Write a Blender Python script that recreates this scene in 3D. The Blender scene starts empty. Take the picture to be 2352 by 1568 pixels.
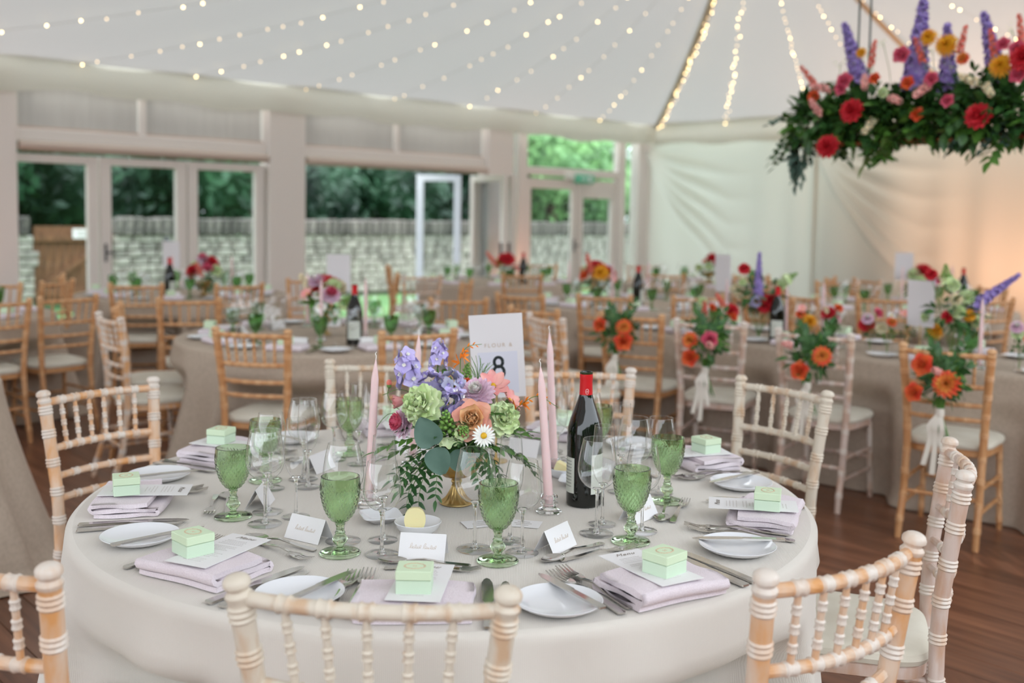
import bpy, math, random
from mathutils import Vector, Matrix, noise
random.seed(7)
D = bpy.data
S = bpy.context.scene
COL = S.collection
PI = math.pi
R = math.radians

# ------------------------------------------------------------------ camera
cam_d = D.cameras.new('camera')
cam_d.sensor_width = 36.0
cam_d.lens = 36.55
cam_d.shift_y = -0.05255
cam_d.clip_end = 300
cam_d.dof.use_dof = True
cam_d.dof.focus_distance = 2.32
cam_d.dof.aperture_fstop = 2.3
cam = D.objects.new('camera', cam_d)
COL.objects.link(cam)
pitch, roll = 0.0678, 0.0158
fw = Vector((0, math.cos(pitch), -math.sin(pitch)))
up0 = Vector((0, math.sin(pitch), math.cos(pitch)))
rt0 = Vector((1, 0, 0))
rt = rt0 * math.cos(roll) + up0 * math.sin(roll)
up = up0 * math.cos(roll) - rt0 * math.sin(roll)
cam.matrix_world = Matrix(((rt.x, up.x, -fw.x, 0), (rt.y, up.y, -fw.y, 0), (rt.z, up.z, -fw.z, 1.484), (0, 0, 0, 1)))
S.camera = cam

# ------------------------------------------------------------------ world, lights, exposure
S.view_settings.view_transform = 'Standard'
S.view_settings.look = 'None'
S.view_settings.gamma = 1
S.view_settings.use_curve_mapping = False
S.view_settings.exposure = 0.31
W = D.worlds.new('world')
S.world = W
W.use_nodes = True
bg = W.node_tree.nodes['Background']
bg.inputs[0].default_value = (0.86, 0.93, 1.0, 1)
bg.inputs[1].default_value = 3.3
cy = S.cycles
cy.max_bounces = 12
cy.diffuse_bounces = 3
cy.glossy_bounces = 5
cy.transmission_bounces = 10
cy.transparent_max_bounces = 40
cy.sample_clamp_indirect = 4.0
cy.use_denoising = True
cy.use_adaptive_sampling = True
cy.adaptive_threshold = 0.035
cy.caustics_reflective = False

sun_d = D.lights.new('sun', 'SUN')
sun_d.energy = 1.3
sun_d.angle = R(12)
sun_d.color = (1, .96, .88)
sun = D.objects.new('sun', sun_d)
COL.objects.link(sun)
sun.rotation_euler = (R(38), R(-18), 0)

def uplight(name, loc, tgt, energy, color, size=.15, spot=R(110)):
    d = D.lights.new(name, 'SPOT')
    d.energy = energy
    d.color = color
    d.shadow_soft_size = size
    d.spot_size = spot
    d.spot_blend = .9
    o = D.objects.new(name, d)
    COL.objects.link(o)
    o.location = loc
    o.rotation_euler = (Vector(tgt) - Vector(loc)).to_track_quat('-Z', 'Y').to_euler()
uplight('wall_uplight', (6.9, 9.6, .25), (8.6, 11.2, 2.9), 210, (1, .55, .33), .5, R(150))
uplight('wall_uplight', (5.2, 12.2, .25), (6.6, 13.6, 2.9), 230, (1, .56, .34), .4, R(140))
uplight('post_uplight', (-5.9, 9.6, .3), (-5.5, 10.4, 2.2), 30, (1, .40, .32))
uplight('post_uplight', (.15, 15.1, .3), (-.15, 15.6, 1.6), 22, (1, .45, .30))
uplight('roof_uplight', (4.2, 9.6, 2.2), (2.9, 11.4, 4.9), 45, (1, .5, .42), spot=R(80))

# ------------------------------------------------------------------ materials
def lin(r, g, b):
    f = lambda c: ((c / 255 + .055) / 1.055) ** 2.4 if c / 255 > .04045 else c / 255 / 12.92
    return (f(r), f(g), f(b), 1)

def mat(name, col=(.8, .8, .8, 1), rough=.6, metal=0, **kw):
    m = D.materials.new(name)
    m.use_nodes = True
    b = m.node_tree.nodes['Principled BSDF']
    b.inputs['Base Color'].default_value = col
    b.inputs['Roughness'].default_value = rough
    b.inputs['Metallic'].default_value = metal
    for k, v in kw.items():
        b.inputs[k.replace('_', ' ')].default_value = v
    return m

def N(m, t, **kw):
    n = m.node_tree.nodes.new(t)
    for k, v in kw.items():
        setattr(n, k, v)
    return n

def L(m, a, b):
    m.node_tree.links.new(a, b)

def BS(m):
    return m.node_tree.nodes['Principled BSDF']

def noisy(m, c1, c2, scale=20, stretch=(1, 1, 1), detail=3, bump=0, lo=.35, hi=.65, coord='Object', bscale=None):
    tc = N(m, 'ShaderNodeTexCoord')
    mp = N(m, 'ShaderNodeMapping')
    mp.inputs['Scale'].default_value = stretch
    L(m, tc.outputs[coord], mp.inputs[0])
    nz = N(m, 'ShaderNodeTexNoise')
    nz.inputs['Scale'].default_value = scale
    nz.inputs['Detail'].default_value = detail
    L(m, mp.outputs[0], nz.inputs['Vector'])
    cr = N(m, 'ShaderNodeValToRGB')
    cr.color_ramp.elements[0].position = lo
    cr.color_ramp.elements[1].position = hi
    cr.color_ramp.elements[0].color = c1
    cr.color_ramp.elements[1].color = c2
    L(m, nz.outputs[0], cr.inputs[0])
    L(m, cr.outputs[0], BS(m).inputs['Base Color'])
    if bump:
        nb = nz
        if bscale:
            nb = N(m, 'ShaderNodeTexNoise')
            nb.inputs['Scale'].default_value = bscale
            L(m, mp.outputs[0], nb.inputs['Vector'])
        bp = N(m, 'ShaderNodeBump')
        bp.inputs['Strength'].default_value = bump
        bp.inputs['Distance'].default_value = .004
        L(m, nb.outputs[0], bp.inputs['Height'])
        L(m, bp.outputs[0], BS(m).inputs['Normal'])
    return cr

M = {}
# limed and natural bamboo-turned chair wood
def wood(name, c1, c2, lo, hi):
    m = mat(name, rough=.45)
    noisy(m, c1, c2, scale=26, stretch=(1, 1, .32), detail=5, lo=lo, hi=hi, bump=.25)
    return m
M['lime'] = wood('limed_wood', lin(204, 172, 142), lin(216, 204, 188), .34, .50)
M['lime_o'] = wood('limed_orange_wood', lin(216, 156, 100), lin(220, 196, 176), .34, .64)
M['lime_p'] = wood('pink_limed_wood', lin(200, 162, 138), lin(214, 194, 184), .36, .60)
M['bead'] = wood('limed_bead_wood', lin(212, 182, 158), lin(222, 210, 200), .36, .56)
M['natural'] = wood('natural_wood', lin(192, 132, 82), lin(208, 158, 112), .35, .65)
M['nat_bead'] = wood('natural_bead_wood', lin(206, 150, 102), lin(216, 170, 126), .35, .6)
M['pad'] = mat('ivory_seat_fabric', lin(222, 214, 200), .9)
noisy(M['pad'], lin(214, 206, 190), lin(226, 220, 206), scale=8, bump=.15, bscale=700)

def translucent(name, col, tcol, w=.5, rough=1):
    m = D.materials.new(name)
    m.use_nodes = True
    nt = m.node_tree
    nt.nodes.clear()
    out = N(m, 'ShaderNodeOutputMaterial')
    mx = N(m, 'ShaderNodeMixShader')
    mx.inputs[0].default_value = w
    d = N(m, 'ShaderNodeBsdfDiffuse')
    d.inputs[0].default_value = col
    t = N(m, 'ShaderNodeBsdfTranslucent')
    t.inputs[0].default_value = tcol
    L(m, d.outputs[0], mx.inputs[1])
    L(m, t.outputs[0], mx.inputs[2])
    L(m, mx.outputs[0], out.inputs[0])
    return m
M['roof'] = translucent('white_tent_canvas', (.84, .83, .81, 1), (.226, .223, .212, 1), .5)
M['valance'] = translucent('ivory_canvas', (.66, .64, .55, 1), (.66, .64, .55, 1), .25)
M['drape'] = translucent('ivory_wall_drape', (.68, .63, .55, 1), (.46, .50, .43, 1), .42)
M['band'] = mat('canvas_seam_tape', lin(190, 186, 172), .9)
M['tanband'] = mat('tan_webbing', lin(214, 190, 158), .8)

def cloth_mat(name, c1, c2, weave):
    m = mat(name, rough=.88)
    b = BS(m)
    b.inputs['Sheen Weight'].default_value = .15
    uv = N(m, 'ShaderNodeUVMap')
    sp = N(m, 'ShaderNodeSeparateXYZ')
    L(m, uv.outputs[0], sp.inputs[0])
    def wave(i, k):
        mu = N(m, 'ShaderNodeMath', operation='MULTIPLY')
        mu.inputs[1].default_value = 2 * PI / k
        L(m, sp.outputs[i], mu.inputs[0])
        s = N(m, 'ShaderNodeMath', operation='SINE')
        L(m, mu.outputs[0], s.inputs[0])
        return s
    a, c = wave(0, weave), wave(1, weave * .72)
    mul = N(m, 'ShaderNodeMath', operation='MULTIPLY_ADD')
    mul.inputs[1].default_value = .45
    L(m, c.outputs[0], mul.inputs[0])
    L(m, a.outputs[0], mul.inputs[2])
    mr = N(m, 'ShaderNodeMapRange')
    mr.inputs[1].default_value = -1.4
    mr.inputs[2].default_value = 1.4
    L(m, mul.outputs[0], mr.inputs[0])
    mx = N(m, 'ShaderNodeMix', data_type='RGBA')
    mx.inputs[6].default_value = c1
    mx.inputs[7].default_value = c2
    L(m, mr.outputs[0], mx.inputs[0])
    L(m, mx.outputs[2], b.inputs['Base Color'])
    bp = N(m, 'ShaderNodeBump')
    bp.inputs['Strength'].default_value = .3
    bp.inputs['Distance'].default_value = .0005
    L(m, mul.outputs[0], bp.inputs['Height'])
    L(m, bp.outputs[0], b.inputs['Normal'])
    return m
M['cloth'] = cloth_mat('pale_linen', lin(216, 208, 199), lin(228, 221, 213), .0034)
M['cloth_bg'] = mat('shade_toned_linen', lin(186, 168, 150), .9)  # same linen as the front table, darkened in colour for shade
noisy(M['cloth_bg'], lin(180, 163, 146), lin(190, 172, 155), scale=60, lo=.4, hi=.6)
M['napkin'] = mat('blush_napkin', lin(232, 220, 226), .95)
noisy(M['napkin'], lin(228, 214, 221), lin(238, 226, 232), scale=500, bump=.5, lo=.4, hi=.6)
M['paper'] = mat('white_paper', lin(236, 233, 234), .8)
M['card'] = mat('grey_white_card', lin(222, 216, 218), .8)
M['ink'] = mat('pale_ink', lin(214, 208, 206), .8)
M['ink2'] = mat('grey_ink', lin(150, 140, 132), .8)
M['goldink'] = mat('gold_ink', lin(206, 180, 150), .5)
M['goldlet'] = mat('pale_gold_lettering', lin(190, 168, 148), .6)
M['black'] = mat('black_print', lin(18, 26, 30), .5)
M['greypanel'] = mat('cool_grey_print', lin(210, 208, 220), .8)
M['mint'] = mat('mint_card_box', lin(206, 226, 202), .7)
M['mint2'] = mat('mint_box_lid', lin(212, 230, 198), .7)
M['white_china'] = mat('white_china', lin(232, 232, 236), .12, Coat_Weight=.4)
M['butter'] = mat('butter', lin(248, 232, 178), .4, Subsurface_Weight=.2)
M['steel'] = mat('cutlery_steel', (.62, .60, .57, 1), .14, 1)
M['gold'] = mat('aged_gold', lin(196, 164, 104), .35, .9)
noisy(M['gold'], lin(176, 142, 84), lin(214, 184, 128), scale=14)
M['wax'] = mat('pink_wax', lin(236, 204, 204), .4, Subsurface_Weight=.35)
BS(M['wax']).inputs['Subsurface Radius'].default_value = (.02, .01, .008)
M['wick'] = mat('white_wick', lin(240, 236, 232), .9)
M['wineblack'] = mat('dark_wine_glass', (.004, .005, .004, 1), .06, Coat_Weight=.3)
M['red'] = mat('red_foil', lin(206, 26, 34), .35)
M['label'] = mat('cream_label', lin(214, 216, 206), .7)
M['labelprint'] = mat('label_print', lin(120, 124, 120), .7)
M['whiteprint'] = mat('white_print', lin(240, 224, 222), .7)
M['bottle_green'] = mat('bottle_lip', (.02, .03, .008, 1), .08)
M['bulb'] = mat('fairy_bulb', (1, .8, .5, 1))
BS(M['bulb']).inputs['Emission Color'].default_value = (1, .74, .36, 1)
BS(M['bulb']).inputs['Emission Strength'].default_value = 9
M['bulb2'] = mat('dim_fairy_bulb', (1, .8, .5, 1))
BS(M['bulb2']).inputs['Emission Color'].default_value = (1, .72, .42, 1)
BS(M['bulb2']).inputs['Emission Strength'].default_value = 2.5
for k in ('bulb', 'bulb2'):
    M[k].cycles.emission_sampling = 'NONE'
M['wire'] = mat('clear_wire', lin(188, 186, 178), .6)
M['frame'] = mat('cream_window_frame', lin(222, 212, 204), .5)
M['frame_w'] = mat('white_window_frame', lin(226, 230, 240), .4)
M['blind'] = mat('grey_blind', lin(186, 182, 176), .9)
noisy(M['blind'], lin(182, 178, 172), lin(190, 186, 180), scale=30, stretch=(1, 1, .05))
M['blindroll'] = mat('rolled_blind', lin(188, 168, 154), .8)
M['dark'] = mat('dark_rubber', lin(60, 60, 62), .7)
M['ribbon'] = mat('ivory_ribbon', lin(232, 224, 212), .45)
M['exit'] = mat('green_exit_sign', lin(70, 150, 120), .4)
BS(M['exit']).inputs['Emission Color'].default_value = lin(70, 160, 120)
BS(M['exit']).inputs['Emission Strength'].default_value = .25

def thin_glass(name, tint=(.985, .985, .985, 1), edge=(.25, .27, .28, 1), glossk=1.0):
    m = D.materials.new(name)
    m.use_nodes = True
    m.node_tree.nodes.clear()
    out = N(m, 'ShaderNodeOutputMaterial')
    lw = N(m, 'ShaderNodeLayerWeight')
    lw.inputs[0].default_value = .5
    cr = N(m, 'ShaderNodeValToRGB')
    cr.color_ramp.elements[0].color = tint
    cr.color_ramp.elements[1].color = edge
    cr.color_ramp.elements[0].position = .70
    L(m, lw.outputs['Facing'], cr.inputs[0])
    tr = N(m, 'ShaderNodeBsdfTransparent')
    L(m, cr.outputs[0], tr.inputs[0])
    gl = N(m, 'ShaderNodeBsdfGlossy')
    gl.inputs['Roughness'].default_value = .03
    gl.inputs['Color'].default_value = (1, 1, 1, 1)
    lw2 = N(m, 'ShaderNodeLayerWeight')
    lw2.inputs[0].default_value = .5
    pw_ = N(m, 'ShaderNodeMath', operation='POWER')
    pw_.inputs[1].default_value = 3.0
    L(m, lw2.outputs['Facing'], pw_.inputs[0])
    mu = N(m, 'ShaderNodeMath', operation='MULTIPLY_ADD')
    mu.inputs[1].default_value = .7 * glossk
    mu.inputs[2].default_value = .06 * glossk
    L(m, pw_.outputs[0], mu.inputs[0])
    mx = N(m, 'ShaderNodeMixShader')
    L(m, mu.outputs[0], mx.inputs[0])
    L(m, tr.outputs[0], mx.inputs[1])
    L(m, gl.outputs[0], mx.inputs[2])
    L(m, mx.outputs[0], out.inputs[0])
    return m
M['thin'] = thin_glass('clear_glass_bowl')
M['pane'] = thin_glass('window_pane', (.90, .92, .92, 1), (.8, .84, .84, 1), .38)
M['glass'] = mat('solid_clear_glass', (1, 1, 1, 1), .01, Transmission_Weight=1.0, IOR=1.45)
M['green'] = mat('green_pressed_glass', (.67, .84, .58, 1), .05, Transmission_Weight=1.0, IOR=1.45)
M['green_bg'] = thin_glass('green_glass_bowl', (.60, .76, .55, 1), (.36, .54, .32, 1), .8)
# ------------------------------------------------------------------ mesh helpers
class G:
    def __init__(s):
        s.v, s.f, s.m, s.uv = [], [], [], []
        s.M = Matrix(); s.mi = 0
    def add(s, vs, fs, mi=None):
        o = len(s.v)
        s.v += [tuple(s.M @ Vector(v)) for v in vs]
        for k, f in enumerate(fs):
            s.f.append([i + o for i in f])
            s.m.append(s.mi if mi is None else (mi[k] if isinstance(mi, list) else mi))
    def lathe(s, prof, n=16, disp=None, c=(0, 0), mis=None):
        """prof: (r, z) from bottom to top; disp(theta, i) -> dr"""
        vs, fs, mi, rings = [], [], [], []
        for i, (r, z) in enumerate(prof):
            if r < 1e-6:
                rings.append([len(vs)]); vs.append((c[0], c[1], z))
            else:
                ring = []
                for k in range(n):
                    a = 2 * PI * k / n
                    rr = r + (disp(a, i, k) if disp else 0)
                    ring.append(len(vs)); vs.append((c[0] + rr * math.cos(a), c[1] + rr * math.sin(a), z))
                rings.append(ring)
        for i in range(len(rings) - 1):
            a, b = rings[i], rings[i + 1]
            for k in range(n):
                k2 = (k + 1) % n
                if len(a) == 1 and len(b) == 1: continue
                if len(a) == 1: fs.append([a[0], b[k2], b[k]])
                elif len(b) == 1: fs.append([a[k], a[k2], b[0]])
                else: fs.append([a[k], a[k2], b[k2], b[k]])
                mi.append(mis[i] if mis else s.mi)
        s.add(vs, fs, mi)
    def tube(s, pts, rad, n=8, mis=None, cap=True, flat=1.0):
        pts = [Vector(p) for p in pts]
        m = len(pts)
        if not isinstance(rad, (list, tuple)): rad = [rad] * m
        t0 = (pts[1] - pts[0]).normalized()
        ref = Vector((0, 0, 1)) if abs(t0.z) < .9 else Vector((1, 0, 0))
        u = t0.cross(ref).normalized()
        vs, fs, mi = [], [], []
        for i in range(m):
            if i == 0: t = pts[1] - pts[0]
            elif i == m - 1: t = pts[-1] - pts[-2]
            else: t = pts[i + 1] - pts[i - 1]
            t = t.normalized() if t.length > 0 else t0
            u = (u - t * u.dot(t)).normalized()
            w = t.cross(u)
            for k in range(n):
                a = 2 * PI * k / n
                vs.append(pts[i] + (u * math.cos(a) + w * math.sin(a) * flat) * rad[i])
        for i in range(m - 1):
            for k in range(n):
                k2 = (k + 1) % n
                fs.append([i * n + k, i * n + k2, (i + 1) * n + k2, (i + 1) * n + k])
                mi.append(mis[i] if mis else s.mi)
        if cap:
            fs.append(list(range(n))[::-1]); fs.append([(m - 1) * n + k for k in range(n)])
            mi += [mis[0] if mis else s.mi, mis[-1] if mis else s.mi]
        s.add(vs, fs, mi)
    def box(s, c, d, b=0.0):
        x, y, z = (q / 2 for q in d)
        if b <= 0:
            vs = [(c[0] + i * x, c[1] + j * y, c[2] + k * z) for i in (-1, 1) for j in (-1, 1) for k in (-1, 1)]
            fs = [[0, 1, 3, 2], [4, 6, 7, 5], [0, 4, 5, 1], [2, 3, 7, 6], [0, 2, 6, 4], [1, 5, 7, 3]]
            s.add(vs, fs); return
        vs, ix = [], {}
        for i in (-1, 1):
            for j in (-1, 1):
                for k in (-1, 1):
                    for ax in range(3):
                        p = [i * (x - (b if ax != 0 else 0)), j * (y - (b if ax != 1 else 0)), k * (z - (b if ax != 2 else 0))]
                        ix[(i, j, k, ax)] = len(vs)
                        vs.append((c[0] + p[0], c[1] + p[1], c[2] + p[2]))
        q = lambda *a: ix[a]
        fs = []
        for e in (-1, 1):
            fs.append([q(e, -1, -1, 0), q(e, 1, -1, 0), q(e, 1, 1, 0), q(e, -1, 1, 0)][::e])
            fs.append([q(-1, e, -1, 1), q(1, e, -1, 1), q(1, e, 1, 1), q(-1, e, 1, 1)][::-e])
            fs.append([q(-1, -1, e, 2), q(1, -1, e, 2), q(1, 1, e, 2), q(-1, 1, e, 2)][::e])
        for a in (-1, 1):
            for e in (-1, 1):
                fs.append([q(a, e, -1, 0), q(a, e, 1, 0), q(a, e, 1, 1), q(a, e, -1, 1)][::-a * e])
                fs.append([q(a, -1, e, 0), q(a, 1, e, 0), q(a, 1, e, 2), q(a, -1, e, 2)][::a * e])
                fs.append([q(-1, a, e, 1), q(1, a, e, 1), q(1, a, e, 2), q(-1, a, e, 2)][::-a * e])
        for i in (-1, 1):
            for j in (-1, 1):
                for k in (-1, 1):
                    fs.append([q(i, j, k, 0), q(i, j, k, 1), q(i, j, k, 2)][::i * j * k])
        s.add(vs, fs)
    def grid(s, fn, nu, nv, uvfn=None, closed=False, mi=None):
        vs = [fn(i / nu, j / nv) for j in range(nv + 1) for i in range(nu + (0 if closed else 1))]
        w = nu if closed else nu + 1
        fs = [[j * w + i, j * w + (i + 1) % w, (j + 1) * w + (i + 1) % w, (j + 1) * w + i] for j in range(nv) for i in range(nu)]
        s.add(vs, fs, mi)
        if uvfn:
            for j in range(nv):
                for i in range(nu):
                    s.uv += [uvfn(i / nu, j / nv), uvfn((i + 1) / nu, j / nv), uvfn((i + 1) / nu, (j + 1) / nv), uvfn(i / nu, (j + 1) / nv)]
    def loft(s, secs, steps=4, close=True):
        """flat bar along y: secs (y, halfwidth, z, thickness, dish)"""
        vs, fs = [], []
        w = steps + 1
        for (y, hw, z, th, di) in secs:
            for k in range(w):
                x = -1 + 2 * k / steps
                vs.append((x * hw, y, z + di * x * x))
            for k in range(w):
                x = 1 - 2 * k / steps
                vs.append((x * hw * .96, y, z + di * x * x - th))
        n = 2 * w
        for i in range(len(secs) - 1):
            for k in range(n):
                fs.append([i * n + k, i * n + (k + 1) % n, (i + 1) * n + (k + 1) % n, (i + 1) * n + k])
        fs.append(list(range(n))[::-1]); fs.append([(len(secs) - 1) * n + k for k in range(n)])
        s.add(vs, fs)
    def mesh(s, name, mats, smooth=True, ang=35):
        me = D.meshes.new(name)
        me.from_pydata(s.v, [], s.f)
        if not isinstance(mats, (list, tuple)): mats = [mats]
        for m in mats: me.materials.append(m)
        me.polygons.foreach_set('material_index', s.m)
        if s.uv:
            uv = me.uv_layers.new(name='UVMap')
            flat = [c for p in s.uv for c in p]
            if len(flat) == 2 * len(me.loops): uv.data.foreach_set('uv', flat)
        if smooth:
            me.shade_smooth()
            if ang < 180: me.set_sharp_from_angle(angle=R(ang))
        me.update()
        return me

def smooth_path(pts, n):
    pts = [Vector(p) for p in pts]
    out = []
    P = [pts[0] * 2 - pts[1]] + pts + [pts[-1] * 2 - pts[-2]]
    m = len(pts) - 1
    for k in range(n + 1):
        t = k / n * m
        i = min(int(t), m - 1); t -= i
        a, b, c, d = P[i], P[i + 1], P[i + 2], P[i + 3]
        out.append(.5 * ((2 * b) + (c - a) * t + (2 * a - 5 * b + 4 * c - d) * t * t + (3 * b - a - 3 * c + d) * t ** 3))
    return out

# ------------------------------------------------------------------ object helpers
def ob(name, me, parent=None, loc=(0, 0, 0), rot=(0, 0, 0), sc=None, label=None, cat=None, group=None, kind=None):
    o = D.objects.new(name, me)
    COL.objects.link(o)
    o.location = loc
    o.rotation_euler = rot
    if sc is not None: o.scale = sc if isinstance(sc, (tuple, list)) else (sc,) * 3
    if parent: o.parent = parent
    if label: o['label'] = label
    if cat: o['category'] = cat
    if group: o['group'] = group
    if kind: o['kind'] = kind
    return o

def thing(name, label, cat, loc, rz=0, group=None, rot=None, kind=None):
    o = ob(name, None, None, loc, rot if rot else (0, 0, rz), None, label, cat, group, kind)
    o.empty_display_size = .05
    return o

def build(spec, name, label, cat, loc, rz=0, group=None, rot=None, sc=None):
    """spec: list of (partname, mesh[, children spec])"""
    r = thing(name, label, cat, loc, rz, group, rot)
    if sc: r.scale = (sc,) * 3
    for part in spec:
        p = ob(part[0], part[1], r)
        for sub in (part[2] if len(part) > 2 else ()):
            ob(sub[0], sub[1], p)
    return r

def to_dir(d, roll=0):
    """matrix turning +z towards d"""
    return Vector(d).to_track_quat('Z', 'Y').to_matrix().to_4x4() @ Matrix.Rotation(roll, 4, 'Z')
# ------------------------------------------------------------------ room frame
P0 = Vector((-5.01, 11.069, 0))
D1 = Vector((.7398, .6728, 0))        # along the window wall, to the right
N1 = Vector((.6728, -.7398, 0))       # from the window wall into the room; the drape wall runs this way
A0 = P0 + D1 * 9.95                   # corner of window wall and drape wall
WR = math.atan2(D1.y, D1.x)
def wp(s_, v=0, z=0):
    """point: s_ metres along the window wall, v metres into the room"""
    p = P0 + D1 * s_ + N1 * v
    return Vector((p.x, p.y, z))
def struct(name, label, cat='structure'):
    return thing(name, label, cat, (0, 0, 0), kind='structure')
def wall_box(g, s0, s1, z0, z1, v0=-.05, v1=.05, b=0):
    g.box(((s0 + s1) / 2, -(v0 + v1) / 2, (z0 + z1) / 2), (s1 - s0, v1 - v0, z1 - z0), b)
def wall_ob(name, g, m, parent=None, **kw):
    """g is in wall coordinates x=along, y=-into the room"""
    return ob(name, g.mesh(name, m, smooth=False), parent, P0 if parent is None else (0, 0, 0), (0, 0, WR) if parent is None else (0, 0, 0), **kw)
def wthing(name, label, cat, kind='structure'):
    return thing(name, label, cat, P0, WR, kind=kind)

# floor: sub floor slab and planks
fl = ob('floor', None, kind='structure', label='brown wood-plank floor of the marquee', cat='floor')
g = G(); g.box((0, 0, 0), (26, 18.4, .06))
sub = ob('subfloor', g.mesh('subfloor', mat('dark_subfloor', lin(60, 38, 28), .8), smooth=False), fl,
         wp(-2.0, 9.0, -.034), (0, 0, WR))
pm = mat('plank_wood', rough=.28)
tc = N(pm, 'ShaderNodeTexCoord'); mp = N(pm, 'ShaderNodeMapping'); mp.inputs['Scale'].default_value = (14, .8, 1)
oi = N(pm, 'ShaderNodeObjectInfo'); gi = N(pm, 'ShaderNodeNewGeometry')
L(pm, tc.outputs['Object'], mp.inputs[0])
sm = N(pm, 'ShaderNodeMath', operation='ADD'); L(pm, oi.outputs['Random'], sm.inputs[0]); L(pm, gi.outputs['Random Per Island'], sm.inputs[1])
sm2 = N(pm, 'ShaderNodeMath', operation='FRACT'); L(pm, sm.outputs[0], sm2.inputs[0])
va = N(pm, 'ShaderNodeVectorMath', operation='SCALE'); cmb = N(pm, 'ShaderNodeCombineXYZ'); L(pm, sm2.outputs[0], cmb.inputs[0]); L(pm, sm2.outputs[0], cmb.inputs[1])
va.inputs['Scale'].default_value = 37; L(pm, cmb.outputs[0], va.inputs[0]); L(pm, va.outputs[0], mp.inputs['Location'])
nz = N(pm, 'ShaderNodeTexNoise'); nz.inputs['Scale'].default_value = 2.2; nz.inputs['Detail'].default_value = 6; L(pm, mp.outputs[0], nz.inputs['Vector'])
cr = N(pm, 'ShaderNodeValToRGB'); L(pm, nz.outputs[0], cr.inputs[0])
cr.color_ramp.elements[0].color = lin(92, 56, 40); cr.color_ramp.elements[1].color = lin(136, 90, 66)
cr.color_ramp.elements[0].position = .32; cr.color_ramp.elements[1].position = .66
hs = N(pm, 'ShaderNodeHueSaturation'); mr = N(pm, 'ShaderNodeMapRange'); L(pm, sm2.outputs[0], mr.inputs[0])
mr.inputs[3].default_value = .82; mr.inputs[4].default_value = 1.2; L(pm, mr.outputs[0], hs.inputs['Value'])
L(pm, cr.outputs[0], hs.inputs['Color']); L(pm, hs.outputs[0], BS(pm).inputs['Base Color'])
pw, pl = .142, 2.1
g = G(); g.box((0, 0, -.004), (pw - .003, pl - .003, .008), .0012)
pme = g.mesh('plank', pm, smooth=False)
cand = []
nrow = int(17.6 / pw)
for i in range(int(24.0 / pw)):
    s_ = -13.0 + pw * (i + .5)
    off = random.random() * pl
    for j in range(-1, 9):
        v = j * pl + off
        if v < .6 or v > 17.2: continue
        p = wp(s_, v)
        if p.y < .5: pr = 99
        else: pr = p.y if abs(p.x / p.y) < .58 else 30 + abs(p.x)
        cand.append((pr, s_, v))
cand.sort()
for k, (pr, s_, v) in enumerate(cand[:300]):
    ob('plank', pme, fl, wp(s_, v, 0), (0, 0, WR))
g = G()
for pr, s_, v in cand[300:]:
    g.M = Matrix.Translation(wp(s_, v, 0)) @ Matrix.Rotation(WR, 4, 'Z')
    g.box((0, 0, -.004), (pw - .003, pl - .003, .008))
ob('planks', g.mesh('planks', pm, smooth=False), fl, kind='stuff')

# window wall: columns, frames, blinds, doors
COLS = [(-.95, -.27), (2.63, 3.14), (6.17, 6.67), (9.62, 9.95)]
for i, (a, b_) in enumerate(COLS):
    g = G(); wall_box(g, a, b_, 0, 3.0, -.12, .12, .008)
    c = wall_ob('trim_%d' % (i + 1), g, M['frame'], kind='structure', cat='column',
            label=['pale boxed post at the left end of the window wall', 'wide cream post between the folding doors and the open bay',
                   'cream post between the open bay and the emergency exit', 'slim cream post where windows meet the drapes'][i])
g = G(); wall_box(g, -9, -.95, 0, 3.0, -.1, .05)
wall_ob('wall_left', g, M['frame'], kind='structure', cat='wall', label='cream wall continuing left of the first glass door')

def glazed(name, label, bars, panes, cat='door', fm='frame', handles=()):
    w = wthing(name, label, cat)
    g = G()
    for (a, b_, z0, z1, *dp) in bars:
        v0, v1 = dp if dp else (-.04, .04)
        wall_box(g, a, b_, z0, z1, v0, v1, .006)
    ob('frame', g.mesh('frame', M[fm], smooth=False), w)
    for (a, b_, z0, z1) in panes:
        g = G(); wall_box(g, a, b_, z0, z1, -.004, .004)
        ob('pane', g.mesh('pane', M['pane'], smooth=False), w)
    for (s_, z) in handles:
        g = G(); wall_box(g, s_ - .012, s_ + .012, z - .1, z + .1, .04, .055, .003); wall_box(g, s_ - .012, s_ + .1, z - .01, z + .01, .06, .075, .003)
        ob('handle', g.mesh('handle', M['dark'], smooth=False), w)
    return w
def leaf_bars(a, b_, z1, st=.11, z0=.03):
    return [(a, a + st, z0, z1), (b_ - st, b_, z0, z1), (a + st, b_ - st, z0, z0 + .12), (a + st, b_ - st, z1 - .09, z1)]
def leaf(name, label, a, b_, z1, st=.11, hd=()):
    return glazed(name, label, leaf_bars(a, b_, z1, st), [(a + st, b_ - st, .15, z1 - .09)], handles=hd)
leaf('door_1', 'leftmost glazed folding door leaf with the timber gate behind it', -.37, .585, 2.07, .11)
leaf('door_2', 'middle glazed folding door leaf beside the leftmost one', .61, 1.605, 2.07, .12, ((.66, 1.02),))
leaf('door_3', 'right glazed folding door leaf next to the wide cream post', 1.625, 2.61, 2.07, .12)

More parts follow.
